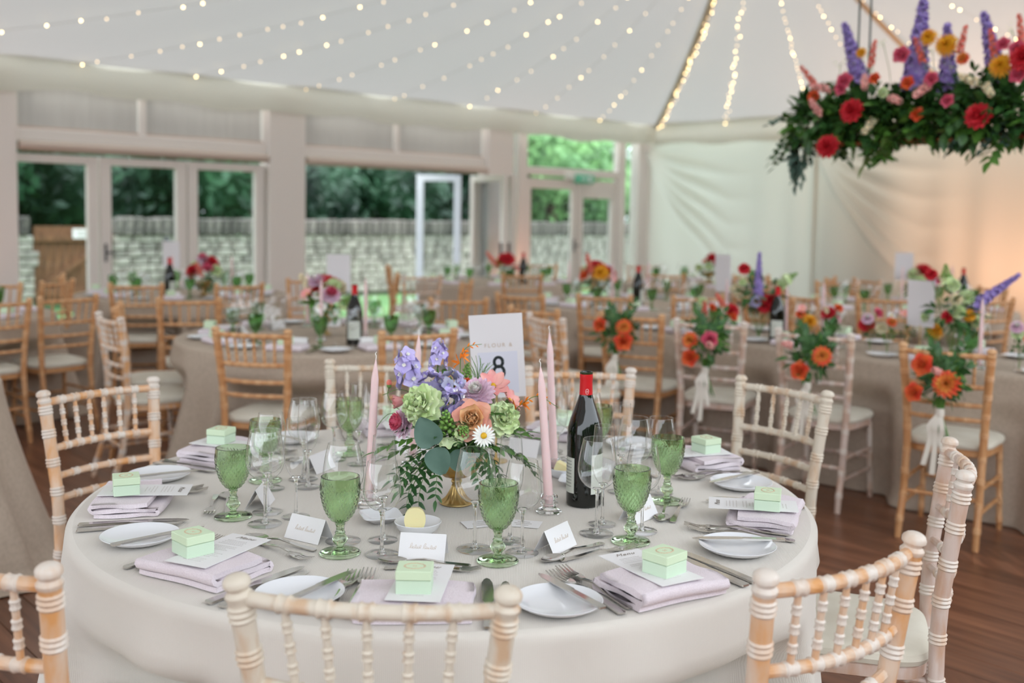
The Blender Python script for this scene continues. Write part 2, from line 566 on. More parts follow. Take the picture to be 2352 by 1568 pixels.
def transom(n, s0, s1, mull, label):
    w = wthing('window_%d' % n, label, 'window')
    g = G()
    wall_box(g, s0, s1, 2.20, 2.33, -.06, .07, .006)
    wall_box(g, mull - .035, mull + .035, 2.33, 3.0, -.05, .06, .006)
    wall_box(g, s0, s0 + .03, 2.33, 3.0, -.05, .05); wall_box(g, s1 - .03, s1, 2.33, 3.0, -.05, .05)
    ob('frame', g.mesh('frame', M['frame'], smooth=False), w)
    for a, b_ in ((s0 + .05, mull - .05), (mull + .05, s1 - .05)):
        g = G(); wall_box(g, a, b_, 2.36, 3.0, -.01, .01)
        bl = ob('blind', g.mesh('blind', M['blind'], smooth=False), w)
        g = G(); wall_box(g, a - .02, b_ + .02, 2.33, 2.36, -.012, .02); 
        ob('blind_bar', g.mesh('blind_bar', M['blindroll'], smooth=False), bl)
    g = G()
    g.M = Matrix.Translation((0, -.10, 2.145)) @ Matrix.Rotation(PI / 2, 4, 'Y')
    g.lathe([(0, s0 + .02), (.05, s0 + .02), (.05, s1 - .02), (0, s1 - .02)], 14)
    ob('rolled_blind', g.mesh('rolled_blind', M['blindroll']), w)
    return w
transom(1, -.27, 2.63, 1.09, 'pair of grey blinded transom panes over the closed folding doors')
transom(2, 3.14, 6.17, 4.60, 'pair of grey blinded transom panes over the open doorway')
# the open leaf standing outside, and the folded leaves
w = thing('door_4', 'white glazed door leaf standing open outside the doorway', 'door', wp(6.05, -.1, 0), WR + R(180 - 52), kind='structure')
def leaf_parts(w, width, z1=2.07, st=.1, fm='frame_w'):
    g = G()
    for (a, b_, z0, zz) in leaf_bars(0, width, z1, st): g.box(((a + b_) / 2, 0, (z0 + zz) / 2), (b_ - a, .06, zz - z0), .006)
    ob('frame', g.mesh('frame', M[fm], smooth=False), w)
    g = G(); g.box((width / 2, 0, (z1 + .06) / 2), (width - 2 * st, .01, z1 - .24))
    ob('pane', g.mesh('pane', M['pane'], smooth=False), w)
    g = G(); g.box((width - .05, -.04, 1.02), (.025, .03, .22), .004); ob('handle', g.mesh('handle', M['dark'], smooth=False), w)
w.location = wp(5.84, -.10, 0); w.rotation_euler = (0, 0, PI)
leaf_parts(w, .64)
w = thing('door_5', 'folded-back door leaf edge-on beside the third post', 'door', wp(6.02, -.08, 0), WR + R(-98), kind='structure')
leaf_parts(w, .9, fm='frame')
w = thing('door_6', 'second folded-back door leaf tight against the post', 'door', wp(6.12, -.08, 0), WR + R(-95), kind='structure')
leaf_parts(w, .9, fm='frame')
g = G(); wall_box(g, -.27, 9.62, -.03, .03, -.1, .1, .005)
wall_ob('trim_5', g, M['frame_w'], kind='structure', cat='threshold', label='white door threshold along the foot of the glass wall')
# exit bay
glazed('window_3', 'clear fixed glazing around and above the emergency exit',
       [(6.83, 7.0, 0, 3.0, -.06, .06), (7.0, 9.05, 2.13, 2.25, -.06, .06), (7.0, 9.05, 2.02, 2.08), (9.03, 9.22, 0, 3.0, -.06, .06), (6.67, 6.72, 0, 3.0), (9.5, 9.62, 0, 3.0, -.1, .1), (7.0, 9.05, 2.86, 2.95),
        (9.22, 9.5, 0, .2), (6.72, 6.83, 0, .2)],
       [(7.0, 9.03, 2.25, 2.86), (6.72, 6.83, .2, 3.0), (9.22, 9.5, .2, 3.0)], 'window')
glazed('door_7', 'taller left leaf of the glazed exit doors', leaf_bars(7.0, 8.1, 2.02, .1), [(7.1, 8.0, .15, 1.93)], handles=((8.04, 1.05),))
glazed('door_8', 'right leaf of the glazed exit doors with a deeper top rail', leaf_bars(8.12, 9.03, 2.02, .12) + [(8.2, 8.95, 1.8, 1.95)], [(8.24, 8.91, .15, 1.8)])
ex = thing('exit_sign', 'green emergency exit sign on the bar over the glazed exit doors', 'sign', wp(8.2, .09, 2.1), WR)
g = G(); g.box((0, 0, 0), (.42, .05, .13), .01); ob('sign_box', g.mesh('sign_box', M['exit'], smooth=False), ex)
g = G(); g.box((-.33, 0, .02), (.2, .06, .1), .01); ob('lamp_housing', g.mesh('lamp_housing', M['label'], smooth=False), ex)
g = G(); g.tube([(-.12, -.03, 0), (0, -.03, 0)], .008, 6); g.tube([(0, -.03, 0), (-.03, -.03, .025)], .006, 6); g.tube([(0, -.03, 0), (-.03, -.03, -.025)], .006, 6)
g.box((.1, -.026, 0), (.06, .005, .09))
ob('pictogram', g.mesh('pictogram', M['paper'], smooth=False), ex)

# valance along both walls
def valance(name, org, dr, length, label, sgn):
    g = G()
    n = int(length * 14)
    def fn(u, v):
        s_ = u * length
        z = 3.09 - .39 * v + .018 * math.sin(s_ * 2.1 + .4) - .02 * v * math.sin(s_ * 5.3)
        q = .24 + .03 * v + .012 * math.sin(s_ * 11 + 2 * math.sin(s_ * 1.3)) * v + .02 * math.sin(s_ * 3.7)
        p = org + dr * s_ + sgn * q
        return (p.x, p.y, z)
    g.grid(fn, n, 6)
    return ob(name, g.mesh(name, M['valance'], ang=180), kind='structure', cat='valance', label=label)
valance('trim_6', wp(-9, 0), D1, 18.95 - .2, 'ivory canvas valance above the window wall', N1)
valance('trim_7', A0 - D1 * 0, N1, 14.0, 'ivory canvas valance above the draped wall', -D1)

# drape wall
def drape(u, v, t0, t1, seam0, seam1):
    t = t0 + (t1 - t0) * u
    z = 2.85 * (1 - v)
    h = 1 - v
    # swags hang from the top of each seam
    du = t - seam0; dv = seam1 - t
    sw = 0
    for k in range(5):
        c = .35 + .32 * k
        y = c * 1.1 + .9 * (du - .9) ** 2 * .0
        ph = (v * 2.85) - (.25 + 1.25 * min(1, du / 1.6) ** .7 * (k + 1) / 3.2)
        sw += .085 * math.exp(-(ph / .07) ** 2) * math.exp(-(du - .7) ** 2 / .7)
    q = .12 + .035 * math.sin(t * 9 + 1.2 * math.sin(t * 2.3)) * (.25 + .75 * v) + .05 * math.sin(t * 3.1 + v * 1.5) + sw
    p = A0 + N1 * t - D1 * q
    return (p.x, p.y, z)
wrd = ob('wall_right', None, kind='structure', cat='wall', label='ivory draped fabric wall on the right')
for (t0, t1) in ((.1, 3.22), (3.2, 7.6), (7.58, 13.9)):
    g = G(); g.grid(lambda u, v: drape(u, v, t0, t1, t0, t1), int((t1 - t0) * 30), 60)
    ob('drape', g.mesh('drape', M['drape'], ang=180), wrd)
g = G(); g.box((5.4, .9, 1.5), (10.6, .2, 3.0))  # added slab keeps outside light off the drape panels in front
ob('drape_light_blocker', g.mesh('drape_light_blocker', mat('light_blocker_tan', lin(150, 136, 120), .9), smooth=False), wrd, (A0.x + N1.x * 3.3, A0.y + N1.y * 3.3, 0), (0, 0, math.atan2(N1.y, N1.x)))
g = G()
p = A0 + N1 * 3.21 - D1 * .13
g.tube([(p.x, p.y, 0), (p.x, p.y, 2.9)], .02, 8)
ob('seam_pole', g.mesh('seam_pole', M['valance']), wrd)

# roof: peak and eaves
PK = Vector((2.533, 11.30, 5.2))
SL, SR, V0, V1 = -12.5, 9.75, .24, 14.2
def eave_pt(q):
    """q in 0..4 : four sides; the unseen camera end is raised open for daylight"""
    k = int(q) % 4; t = q - int(q)
    lift = lambda v: 3.03 + 1.65 * max(0, min(1, (v - 8.5) / (V1 - 8.5))) ** 1.5  # unseen rear eave lifted, shaped to admit more daylight
    if k == 0: return wp(SL + (SR - SL) * t, V0, 3.03)
    if k == 1: v = V0 + (V1 - V0) * t; return wp(SR, v, lift(v))
    if k == 2: return wp(SR + (SL - SR) * t, V1, 4.68)
    v = V1 + (V0 - V1) * t; return wp(SL, v, lift(v))
def roof_pt(e, t, lift=0):
    z = e.z + (PK.z - e.z) * (.62 * t + .38 * t * t) + lift
    return Vector((e.x + (PK.x - e.x) * t, e.y + (PK.y - e.y) * t, z))
SEAM = [-9.5, -6.0, -3.2, -1.0, 1.25, 2.95, 4.55, 6.5, 8.2]
ce = ob('ceiling', None, kind='structure', cat='ceiling', label='white tent canvas roof rising to a peak')
g = G()
def rf(u, v):
    q = u * 4
    e = eave_pt(q)
    k = int(q) % 4; tt = q - int(q)
    sag = 0
    s_ = SL + (SR - SL) * tt if k == 0 else V0 + (V1 - V0) * tt
    sag = .05 * abs(math.sin(s_ * PI / 1.75))
    p = roof_pt(e, min(v, .995))
    p.z += sag * (1 - v) * min(1, v * 6)
    return tuple(p)
g.grid(rf, 240, 26, closed=True)
ob('canvas', g.mesh('canvas', M['roof'], ang=180), ce)
for (q, wd, mm) in ((.9995, .05, 'band'), (1.38, .045, 'tanband'), (1.75, .05, 'band'), (2.0, .05, 'band'), (3.0, .05, 'band')):
    e = eave_pt(q)
    pts = [roof_pt(e, t / 24, -.04) for t in range(25)]
    g = G(); g.tube(pts, wd, 6, flat=.3)
    ob('seam_band', g.mesh('seam_band', M[mm]), ce)
g = G(); g.lathe([(0, 0), (.06, 0), (.06, 4.9), (0, 4.9)], 16)
# fairy light strings
bm_ = []
for k in ('bulb', 'bulb2'):
    g = G(); g.lathe([(0, -.010), (.0085, -.004), (.0085, .005), (0, .012)], 8); bm_.append(g.mesh('bulb', M[k]))
def light_string(e, label, dens, seed, dbl=False):
    rnd = random.Random(seed)
    r = thing('fairy_light_string', label, 'fairy lights', e, group='fairy light strings on the tent roof')
    n = 30
    pts = [roof_pt(e, t / n, -.05 - .03 * math.sin(PI * t / n)) - e for t in range(n + 1)]
    g = G(); g.tube([p for p in pts], .0022, 5)
    ob('wire', g.mesh('wire', M['wire']), r)
    ln = sum((pts[i + 1] - pts[i]).length for i in range(n))
    t = .02
    while t < .93:
        f = t * n; i = min(int(f), n - 1)
        p = pts[i].lerp(pts[i + 1], f - i)
        j = .028 if dbl else .008
        p = p + Vector((rnd.uniform(-j, j), rnd.uniform(-j, j), rnd.uniform(-.01, .01) - .012))
        ob('bulb', bm_[0] if rnd.random() < (.5 if dbl else .3) else bm_[1], r, p)
        t += rnd.uniform(.55, 1.45) * dens / ln
WHERE = {-11.5: 'furthest left at the top of the frame', -9.3: 'second from the top left corner', -7.2: 'third from the top left corner', -5.2: 'running across the upper left',
         -3.4: 'above the left end post', -1.6: 'meeting the valance at the left frame edge', .2: 'meeting the valance over the leftmost door', 1.5: 'meeting the valance over the middle folding doors',
         2.95: 'ending above the wide cream post', 4.3: 'ending over the open doorway', 5.6: 'ending left of the third post', 6.9: 'ending over the left of the exit bay', 8.3: 'ending above the exit sign'}
for i, s_ in enumerate(sorted(WHERE)):
    light_string(wp(s_, V0 + .02, 3.04), 'sparse fairy light string ' + WHERE[s_], .30, i)
light_string(wp(9.72, .3, 3.0), 'dense bright fairy light string running into the corner of the roof', .085, 31, True)
for i, (t, dn, db, lb) in enumerate(((1.65, .13, True, 'dense fairy light string just right of the corner seam'), (3.2, .11, False, 'fairy light string dropping to the left end of the hanging flowers'),
                  (4.4, .15, False, 'fairy light string passing behind the hanging ropes'), (5.8, .17, False, 'fairy light string behind the tall purple spikes'),
                  (7.6, .17, False, 'fairy light string left of the tan roof strap'), (9.6, .17, False, 'fairy light string right of the tan roof strap'))):
    light_string(wp(9.72, t, 3.03), lb, dn, 40 + i, db)

# ---------------------------------------------------------------- outdoors
g = G(); g.box((0, 45, -.075), (110, 90, .05))
gm = mat('lawn_grass', rough=.95); noisy(gm, lin(70, 112, 66), lin(112, 150, 92), scale=3, detail=8, bump=.6, bscale=120)
ob('lawn', g.mesh('lawn', gm, smooth=False), None, wp(0, 0, 0), (0, 0, WR), kind='structure', cat='lawn', label='mown green lawn outside the glass doors')
g = G(); g.box((0, -30, -.075), (110, 60, .05))  # unseen grey ground, put in so no green lawn light bounces back
ob('bounce_ground', g.mesh('bounce_ground', mat('grey_paving', lin(128, 122, 116), .9), smooth=False), None, wp(0, 0, 0), (0, 0, WR), kind='structure', cat='paving', label='unseen grey ground added for neutral bounce light under and around the marquee')
g = G()  # added unseen hedge, cuts low sky light from the open end
def hf(u, v):
    a = v * PI
    x = -16 + 32 * u; y = -math.cos(a) * .9; z = 3.0 * min(1, math.sin(a) * 1.6)
    n_ = noise.noise(Vector((x * .8, y * 2, z * 1.2)))
    return (x, y * (1 + .25 * n_), z + .3 * n_ * (z > .1))
g.grid(hf, 160, 14)
hm = mat('light_cutter_green', rough=.9); noisy(hm, lin(40, 62, 36), lin(78, 104, 60), scale=12, bump=1, bscale=40)
ob('light_cutting_hedge', g.mesh('light_cutting_hedge', hm, ang=180), None, wp(-3.5, 18.2, -.05), (0, 0, WR), kind='structure', cat='hedge', label='added unseen hedge cutting low sky light beyond the open camera end of the marquee')
stone = mat('lichened_stone', rough=.95)
cr = noisy(stone, lin(122, 116, 110), lin(172, 168, 160), scale=9, detail=4, bump=.5)
oi = N(stone, 'ShaderNodeObjectInfo'); hs = N(stone, 'ShaderNodeHueSaturation'); mr = N(stone, 'ShaderNodeMapRange'); mr.inputs[3].default_value = .62; mr.inputs[4].default_value = 1.15
L(stone, oi.outputs['Random'], mr.inputs[0]); L(stone, mr.outputs[0], hs.inputs['Value']); L(stone, cr.outputs[0], hs.inputs['Color']); L(stone, hs.outputs[0], BS(stone).inputs['Base Color'])
cope = mat('grey_brown_coping_stone', rough=.95)
cr = noisy(cope, lin(92, 88, 86), lin(134, 128, 120), scale=8, detail=4, bump=.5)
oi = N(cope, 'ShaderNodeObjectInfo'); hs = N(cope, 'ShaderNodeHueSaturation'); mr = N(cope, 'ShaderNodeMapRange'); mr.inputs[3].default_value = .5; mr.inputs[4].default_value = 1.25
L(cope, oi.outputs['Random'], mr.inputs[0]); L(cope, mr.outputs[0], hs.inputs['Value']); L(cope, cr.outputs[0], hs.inputs['Color']); L(cope, hs.outputs[0], BS(cope).inputs['Base Color'])
sw = thing('stone_wall', 'lichened stone garden wall with upright coping beyond the glass doors', 'garden wall', wp(0, -5, 0), WR)
g = G()
for a, b_ in ((-6, 1.5), (2.7, 17.5)): g.box(((a + b_) / 2, .16, .5), (b_ - a, .26, 1.1))
ob('core', g.mesh('core', mat('mortar', lin(112, 108, 98), .95), smooth=False), sw)
smesh = []
for k in range(5):
    g = G(); w_ = .20 + .035 * k; g.box((0, 0, 0), (w_ - .014, .12, .108), .016); smesh.append((w_, g.mesh('stone', stone, smooth=False)))
cm = []
for k in range(3):
    g = G(); g.box((0, 0, 0), (.13 + .012 * k, .44, .27 + .02 * k), .025); cm.append((.145 + .012 * k, g.mesh('coping_stone', cope, smooth=False)))
for a, b_ in ((-6, 1.5), (2.7, 17.5)):
    x = a
    while x < b_ - .1:
        w_, me = random.choice(cm)
        if a == -6 and x < -1.2: x += w_; continue
        ob('coping_stone', me, sw, (x + w_ / 2, .12, 1.235), (0, R(random.uniform(-6, 6)), 0)); x += w_
fill = G(); cnt = 0
for r_ in range(9):
    for a, b_ in ((-6, 1.5), (2.7, 17.5)):
        x = a
        while x < b_ - .05:
            w_, me = random.choice(smesh)
            w2 = min(w_, b_ - x)
            z = .075 + .12 * r_
            if r_ >= 5 and x > -.8 and x < 16.5 and cnt < 175:
                ob('stone', me, sw, (x + w2 / 2, .02 + random.uniform(-.012, .012), z)); cnt += 1
            else:
                fill.box((x + w2 / 2, .02, z), (w2 - .014, .12, .108), .016)
            x += w2
ob('stones', fill.mesh('stones', stone, smooth=False), sw, kind='stuff')
# timber gate
gt = thing('timber_gate', 'brown braced timber gate with a small white notice beside the stone wall', 'gate', wp(2.1, -5, 0), WR)
gw = mat('gate_wood', rough=.8); noisy(gw, lin(92, 62, 42), lin(128, 88, 60), scale=4, stretch=(8, 8, 1))
g = G(); g.box((0, 0, 0), (.128, .03, 1.2), .004); bd = g.mesh('board', gw, smooth=False)
for k in range(9): ob('board', bd, gt, (-.53 + .133 * k, .05, .63))
for z in (.2, 1.05):
    g = G(); g.box((0, 0, 0), (1.2, .04, .11), .004); ob('rail', g.mesh('rail', gw, smooth=False), gt, (0, .01, z))
g = G(); g.box((0, 0, 0), (1.35, .035, .1), .004); ob('brace', g.mesh('brace', gw, smooth=False), gt, (0, .01, .63), (0, R(-36), 0))
g = G(); g.box((0, 0, 0), (.30, .01, .15)); nt_ = ob('notice', g.mesh('notice', M['paper'], smooth=False), gt, (.12, -.02, 1.12))
g = G()
for k in range(3): g.box((0, 0, .035 - .035 * k), (.22 - .04 * k, .002, .012))
ob('print', g.mesh('print', M['ink2'], smooth=False), nt_, (0, -.007, 0))
pp = thing('water_pump', 'slim dark garden standpipe in front of the stone wall', 'standpipe', wp(3.15, -4.0, -.05), WR)
g = G(); g.lathe([(0, 0), (.07, 0), (.07, .04), (.03, .06), (.03, 1.0), (.05, 1.02), (.05, 1.1), (0, 1.16)], 12); ob('pipe', g.mesh('pipe', M['dark']), pp)
g = G(); g.tube([(0, 0, .85), (.12, 0, .87), (.16, 0, .8)], .018, 8); ob('spout', g.mesh('spout', M['dark']), pp)

# foliage
def leaf_mat(name, c1, c2):
    m = mat(name, rough=.5)
    noisy(m, c1, c2, scale=1.6, detail=2)
    b = BS(m); b.inputs['Transmission Weight'].default_value = 0
    return m
FOL = [leaf_mat('dark_leaves', lin(28, 62, 44), lin(62, 112, 74)), leaf_mat('sunlit_toned_leaves', lin(86, 136, 84), lin(140, 190, 120)), leaf_mat('deep_leaves', lin(20, 46, 34), lin(48, 88, 60))]  # the paler set has sunshine painted into its leaf colour
bark = mat('bark', lin(86, 66, 52), .95)
def crown_mesh(mi, seed, n=1500, ls=.15):
    rnd = random.Random(seed)
    g = G()
    for _ in range(n):
        d = Vector((rnd.gauss(0, 1), rnd.gauss(0, 1), rnd.gauss(0, 1))).normalized()
        rr = (.62 + .38 * rnd.random()) * (1 + .28 * noise.noise(d * 2.1 + Vector((seed, 0, 0))))
        c = d * rr
        q = (d + Vector((rnd.uniform(-.8, .8), rnd.uniform(-.8, .8), rnd.uniform(-.3, .9)))).normalized()
        m3 = to_dir(q, rnd.uniform(0, 6)).to_3x3()
        s_ = ls * rnd.uniform(.6, 1.3)
        pts = [m3 @ Vector(p) * s_ + c for p in ((0, -.6, 0), (.28, 0, .06), (0, .6, 0), (-.28, 0, .06))]
        g.add(pts, [[0, 1, 2, 3]])
    # dense inner body
    g.lathe([(0, -.72), (.42, -.6), (.68, -.25), (.72, .12), (.52, .5), (0, .72)], 12)
    return g.mesh('crown', FOL[mi])
CR = [crown_mesh(0, 1), crown_mesh(1, 2), crown_mesh(2, 3)]
g = G(); g.lathe([(0, 0), (.16, 0), (.11, .5), (.09, 1.0), (0, 1.0)], 10)
TR = g.mesh('trunk', bark)
tl = []
for k in range(11): tl.append((-3.4 + 2.25 * k, 7.2 + .5 * (k % 2), 2.3 + .35 * (k % 3), 1.5, (0, 2, 0, 2, 0, 0, 2, 2, 1, 1, 1)[k]))
tl[5] = (7.9, 7.3, 2.0, 1.25, 2)
for k in range(6): tl.append((-4.5 + 4.6 * k, 11.4 + .8 * (k % 2), 3.3, 3.1, (2, 0, 2, 0, 1, 1)[k]))
for k in range(5): tl.append((-7 + 6.4 * k, 17.5, 5.2, 5.0, (2, 0)[k % 2]))
ordw = ['first', 'second', 'third', 'fourth', 'fifth', 'sixth', 'seventh', 'eighth', 'ninth', 'tenth', 'eleventh']
rown = ['near', 'middle', 'far']
words = ['bushy dark green', 'sunlit-toned pale green', 'deep shaded green']
for k, (s_, o, z, rad, c) in enumerate(tl):
    rw = 0 if k < 11 else 1 if k < 17 else 2
    kk = k - (0, 11, 17)[rw]
    t = thing('garden_tree', '%s tree beyond the garden wall, %s from the left in the %s row' % (words[c], ordw[kk], rown[rw]), 'tree', wp(s_, -o, -.05), group='trees beyond the stone wall')
    ob('crown', CR[c], t, (0, 0, z), (0, 0, k * 1.3), (rad, rad, rad * 1.05))
    ob('trunk', TR, t, (0, 0, 0), (0, 0, 0), (1.3, 1.3, z - .3))
# ------------------------------------------------------------------ tables and cloths
def round_cloth(cx, cy, rad, m, seed, flare=.13, nf=15, n=300, drop=.755, push=(), uv=False, zmin=.006):
    rnd = random.Random(seed)
    ph = [rnd.uniform(0, 6.28) for _ in range(6)]
    g = G()
    def fn_top(u, v):
        a = 2 * PI * u; r = rad * v
        return (r * math.cos(a), r * math.sin(a), drop)
    def skirt(u, v):
        a = 2 * PI * u
        if v < .08:
            b = v / .08 * PI / 2
            return ((rad + .018 * math.sin(b)) * math.cos(a), (rad + .018 * math.sin(b)) * math.sin(a), drop - .018 * (1 - math.cos(b)))
        w = (v - .08) / .92
        z = drop - .018 - (drop - .018 - zmin) * w
        amp = .042 * w ** .8
        f = math.sin(nf * a + ph[0] + 1.3 * math.sin(3 * a + ph[1])) + .45 * math.sin((nf * 1.7) // 1 * a + ph[2])
        q = rad + .018 + flare * w ** 1.3 + amp * f
        if zmin <= .03 and w > .93: q += .03 * (w - .93) / .07
        for (pa, wd, dep) in push:
            da = (a - R(pa) + PI) % (2 * PI) - PI
            if z < .56: q -= dep * math.exp(-(da / wd) ** 2) * min(1, (.56 - z) / .12)
        X, Y = seat_push(cx + q * math.cos(a), cy + q * math.sin(a), z)
        return (X - cx, Y - cy, z)
    g.grid(fn_top, n, 6, (lambda u, v: (rad * v * math.cos(2 * PI * u), rad * v * math.sin(2 * PI * u))) if uv else None, closed=True)
    g.grid(skirt, n, 34, (lambda u, v: (2 * PI * u * rad, .9 + v * .78)) if uv else None, closed=True)
    if not uv: g.uv = []
    return g.mesh('tablecloth', m, ang=180)

def round_table_spec(rad):
    g = G(); g.lathe([(0, .715), (rad - .01, .715), (rad - .002, .722), (rad - .002, .745), (rad - .01, .75), (0, .75)], 48)
    top = g.mesh('tabletop', bark)
    g = G(); g.tube([(0, 0, 0), (0, 0, .715)], .02, 8); lg = g.mesh('leg', M['steel'])
    return top, lg
TT = {}
def table(cx, cy, rad, where, m, seed, uv=False, push=(), n=300, flare=.13, clabel=None):
    if rad not in TT: TT[rad] = round_table_spec(rad)
    top, lg = TT[rad]
    t = thing('round_table', 'round banquet table under its cloth: %s' % where.replace('the foreground', 'foreground').replace('number card on the long table', 'right-hand number card'), 'table', (cx, cy, 0), 0, 'round banquet tables')
    ob('tabletop', top, t)
    for a in (45, 135, 225, 315): ob('leg', lg, t, (.5 * rad * math.cos(R(a)), .5 * rad * math.sin(R(a)), 0))
    ob('tablecloth', round_cloth(cx, cy, rad, m, seed, uv=uv, push=push, n=n, flare=flare), None, (cx, cy, 0), label=clabel, cat='tablecloth')

# ------------------------------------------------------------------ chairs
def chair_meshes(main, bead, ns, n=14, sw=.195):
    """local frame: top of the back at y=0, seat towards +y, floor z=0"""
    mats = [M[main], M[bead]]
    P = {}
    def ppos(sx, z):
        # rear post path
        k = [(0, -.045, .172), (.25, .012, .168), (.45, .040, .168), (.62, .033, .175), (.92, -.005, sw)]
        for i in range(4):
            z0, y0, x0 = k[i]; z1, y1, x1 = k[i + 1]
            if z <= z1 or i == 3:
                t = (z - z0) / (z1 - z0); t = t * t * (3 - 2 * t) if i in (0,) else t
                return Vector((sx * (x0 + (x1 - x0) * t), y0 + (y1 - y0) * t, z))
    def post(sx):
        pts, rad, mi = [], [], []
        def add(z, r, m=0): pts.append(ppos(sx, z)); rad.append(r); mi.append(m)
        rings = [.09, .2, .31, .41, .52, .61, .70, .79, .862]
        add(0, .0145)
        for z in rings:
            r = .0165 + .0028 * (z / .9)
            for dz, e, m_ in ((-.014, 0, 1), (-.010, .0032, 1), (-.005, .0005, 1), (0, .0038, 1), (.005, .0005, 1), (.010, .0032, 1), (.014, 0, 0)):
                add(z + dz, r + e, m_)
        r = .0195
        for z, rr in ((.884, r), (.888, r + .0025), (.8925, r + .0025), (.896, r - .001), (.899, r - .003), (.903, r - .002), (.907, r + .0022), (.913, r + .0026), (.918, r + .0005), (.922, r - .004), (.9245, r - .010)): add(z, rr, 1)
        g = G(); g.tube(pts, rad, n, mi); return g.mesh('back_post', mats)
    P['post'] = [post(-1), post(1)]
    def rail(z, r, bow, beads, zdrop=0):
        e = ppos(1, z)
        m_ = 28
        xs = sorted(set([round(-1 + 2 * k / m_, 4) for k in range(m_ + 1)]))
        pts, rad, mi = [], [], []
        ev = []
        w = e.x - .012
        for k in range(m_ + 1): ev.append((-1 + 2 * k / m_, 0, 0))
        for b in beads:
            for dx, rr, q in ((-.013, 0, 1), (-.009, .003, 1), (-.003, .0008, 1), (.003, .0008, 1), (.009, .003, 1), (.013, 0, 0)):
                ev.append((b + dx / w, rr, q))
        ev.sort()
        inb = lambda x: any(abs(x - b) < .0135 / w for b in beads)
        for x, rr, q in ev:
            if rr == 0 and q == 0 and inb(x) and not any(abs(x - b - .013 / w) < 1e-6 for b in beads): continue
            pts.append(Vector((x * w, e.y - bow * (1 - x * x), z - zdrop * (1 - x * x)))); rad.append(r + rr); mi.append(q)
        g = G(); g.tube(pts, rad, max(8, n - 4), mi); return g.mesh('back_rail', mats)
    sp = [(-1 + 2 * (k + 1) / (ns + 1)) for k in range(ns)]
    P['top'] = rail(.886, .0125, .032, sp)
    P['rails'] = [rail(.742, .0115, .032, sp), rail(.655, .011, .030, [-.6, -.2, .2, .6]), rail(.585, .011, .028, [-.6, -.2, .2, .6])]
    P['spindle'] = []
    for x in sp:
        a, b = ppos(1, .742), ppos(1, .886)
        p0 = Vector((x * (a.x - .012), a.y - .032 * (1 - x * x), .748)); p1 = Vector((x * (b.x - .012), b.y - .032 * (1 - x * x), .88))
        pts, rad, mi = [], [], []
        prof = [(0, .0065, 0), (.1, .0065, 0)]
        for c in (.24, .50, .76):
            prof += [(c - .075, .0065, 1), (c - .05, .0095, 1), (c - .015, .0078, 1), (c + .015, .0078, 1), (c + .05, .0095, 1), (c + .075, .0065, 0)]
        prof += [(.9, .0062, 0), (1, .006, 0)]
        for t, r, q in prof: pts.append(p0.lerp(p1, t)); rad.append(r); mi.append(q)
        g = G(); g.tube(pts, rad, max(8, n - 5), mi); P['spindle'].append(g.mesh('spindle', mats))
    # seat frame (rounded trapezoid)
    def outline(k, gf=0.0, m_=56):
        pts = []
        for i in range(m_):
            a = 2 * PI * i / m_
            c, s_ = math.cos(a), math.sin(a)
            e = .42
            x = math.copysign(abs(c) ** e, c); y = math.copysign(abs(s_) ** e, s_)
            w = .178 + .022 * (y + 1) / 2
            bulge = .018 * (1 - x * x) if y > 0 else 0
            pts.append((x * (w + gf), .045 + .19 + y * (.185 + gf) + bulge))
        return pts
    def slab(zs, mats_, nm):
        g = G()
        vs, fs = [], []
        m_ = 56
        for (z, gf) in zs: vs += [(x, y, z) for x, y in outline(0, gf)]
        for i in range(len(zs) - 1):
            for k in range(m_): fs.append([i * m_ + k, i * m_ + (k + 1) % m_, (i + 1) * m_ + (k + 1) % m_, (i + 1) * m_ + k])
        fs.append(list(range(m_))[::-1]); fs.append([(len(zs) - 1) * m_ + k for k in range(m_)])
        g.add(vs, fs); return g.mesh(nm, mats_)
    P['frame'] = slab([(.405, -.006), (.409, 0), (.436, 0), (.44, -.004)], mats, 'seat_frame')
    P['pad'] = slab([(.439, -.004), (.443, .005), (.456, .010), (.470, .006), (.479, -.008), (.4835, -.04), (.485, -.10)], M['pad'], 'seat_pad')
    def leg(sx):
        pts, rad, mi = [], [], []
        zs = [(.41, .017, 0)]
        for z in (.36, .25, .14, .05):
            for dz, e, q in ((.012, 0, 1), (.008, .003, 1), (0, .0005, 1), (-.008, .003, 1), (-.012, 0, 0)): zs.append((z + dz, .0145 + e, q))
        zs.append((0, .012, 0))
        for z, r, q in zs[::-1]: pts.append((sx * (.172 + .012 * (1 - z / .41)), .385 + .02 * (1 - z / .41), z)); rad.append(r); mi.append(q)
        g = G(); g.tube(pts, rad, max(8, n - 4), mi); return g.mesh('leg', mats)
    P['leg'] = [leg(-1), leg(1)]
    def bar(a, b):
        a, b = Vector(a), Vector(b)
        pts, rad, mi = [], [], []
        for t, r, q in ((0, .009, 0), (.15, .010, 1), (.17, .0125, 1), (.19, .010, 0), (.48, .010, 1), (.5, .0125, 1), (.52, .010, 0), (.81, .010, 1), (.83, .0125, 1), (.85, .010, 0), (1, .009, 0)):
            pts.append(a.lerp(b, t)); rad.append(r); mi.append(q)
        g = G(); g.tube(pts, rad, 8, mi); return g.mesh('stretcher', mats)
    P['str'] = []
    for sx in (-1, 1):
        for z in (.16, .27):
            P['str'].append(bar(ppos(sx, z), (sx * .180, .395, z)))
    P['str'].append(bar((-.178, .395, .22), (.178, .395, .22)))
    P['str'].append(bar(ppos(-1, .22), ppos(1, .22)))
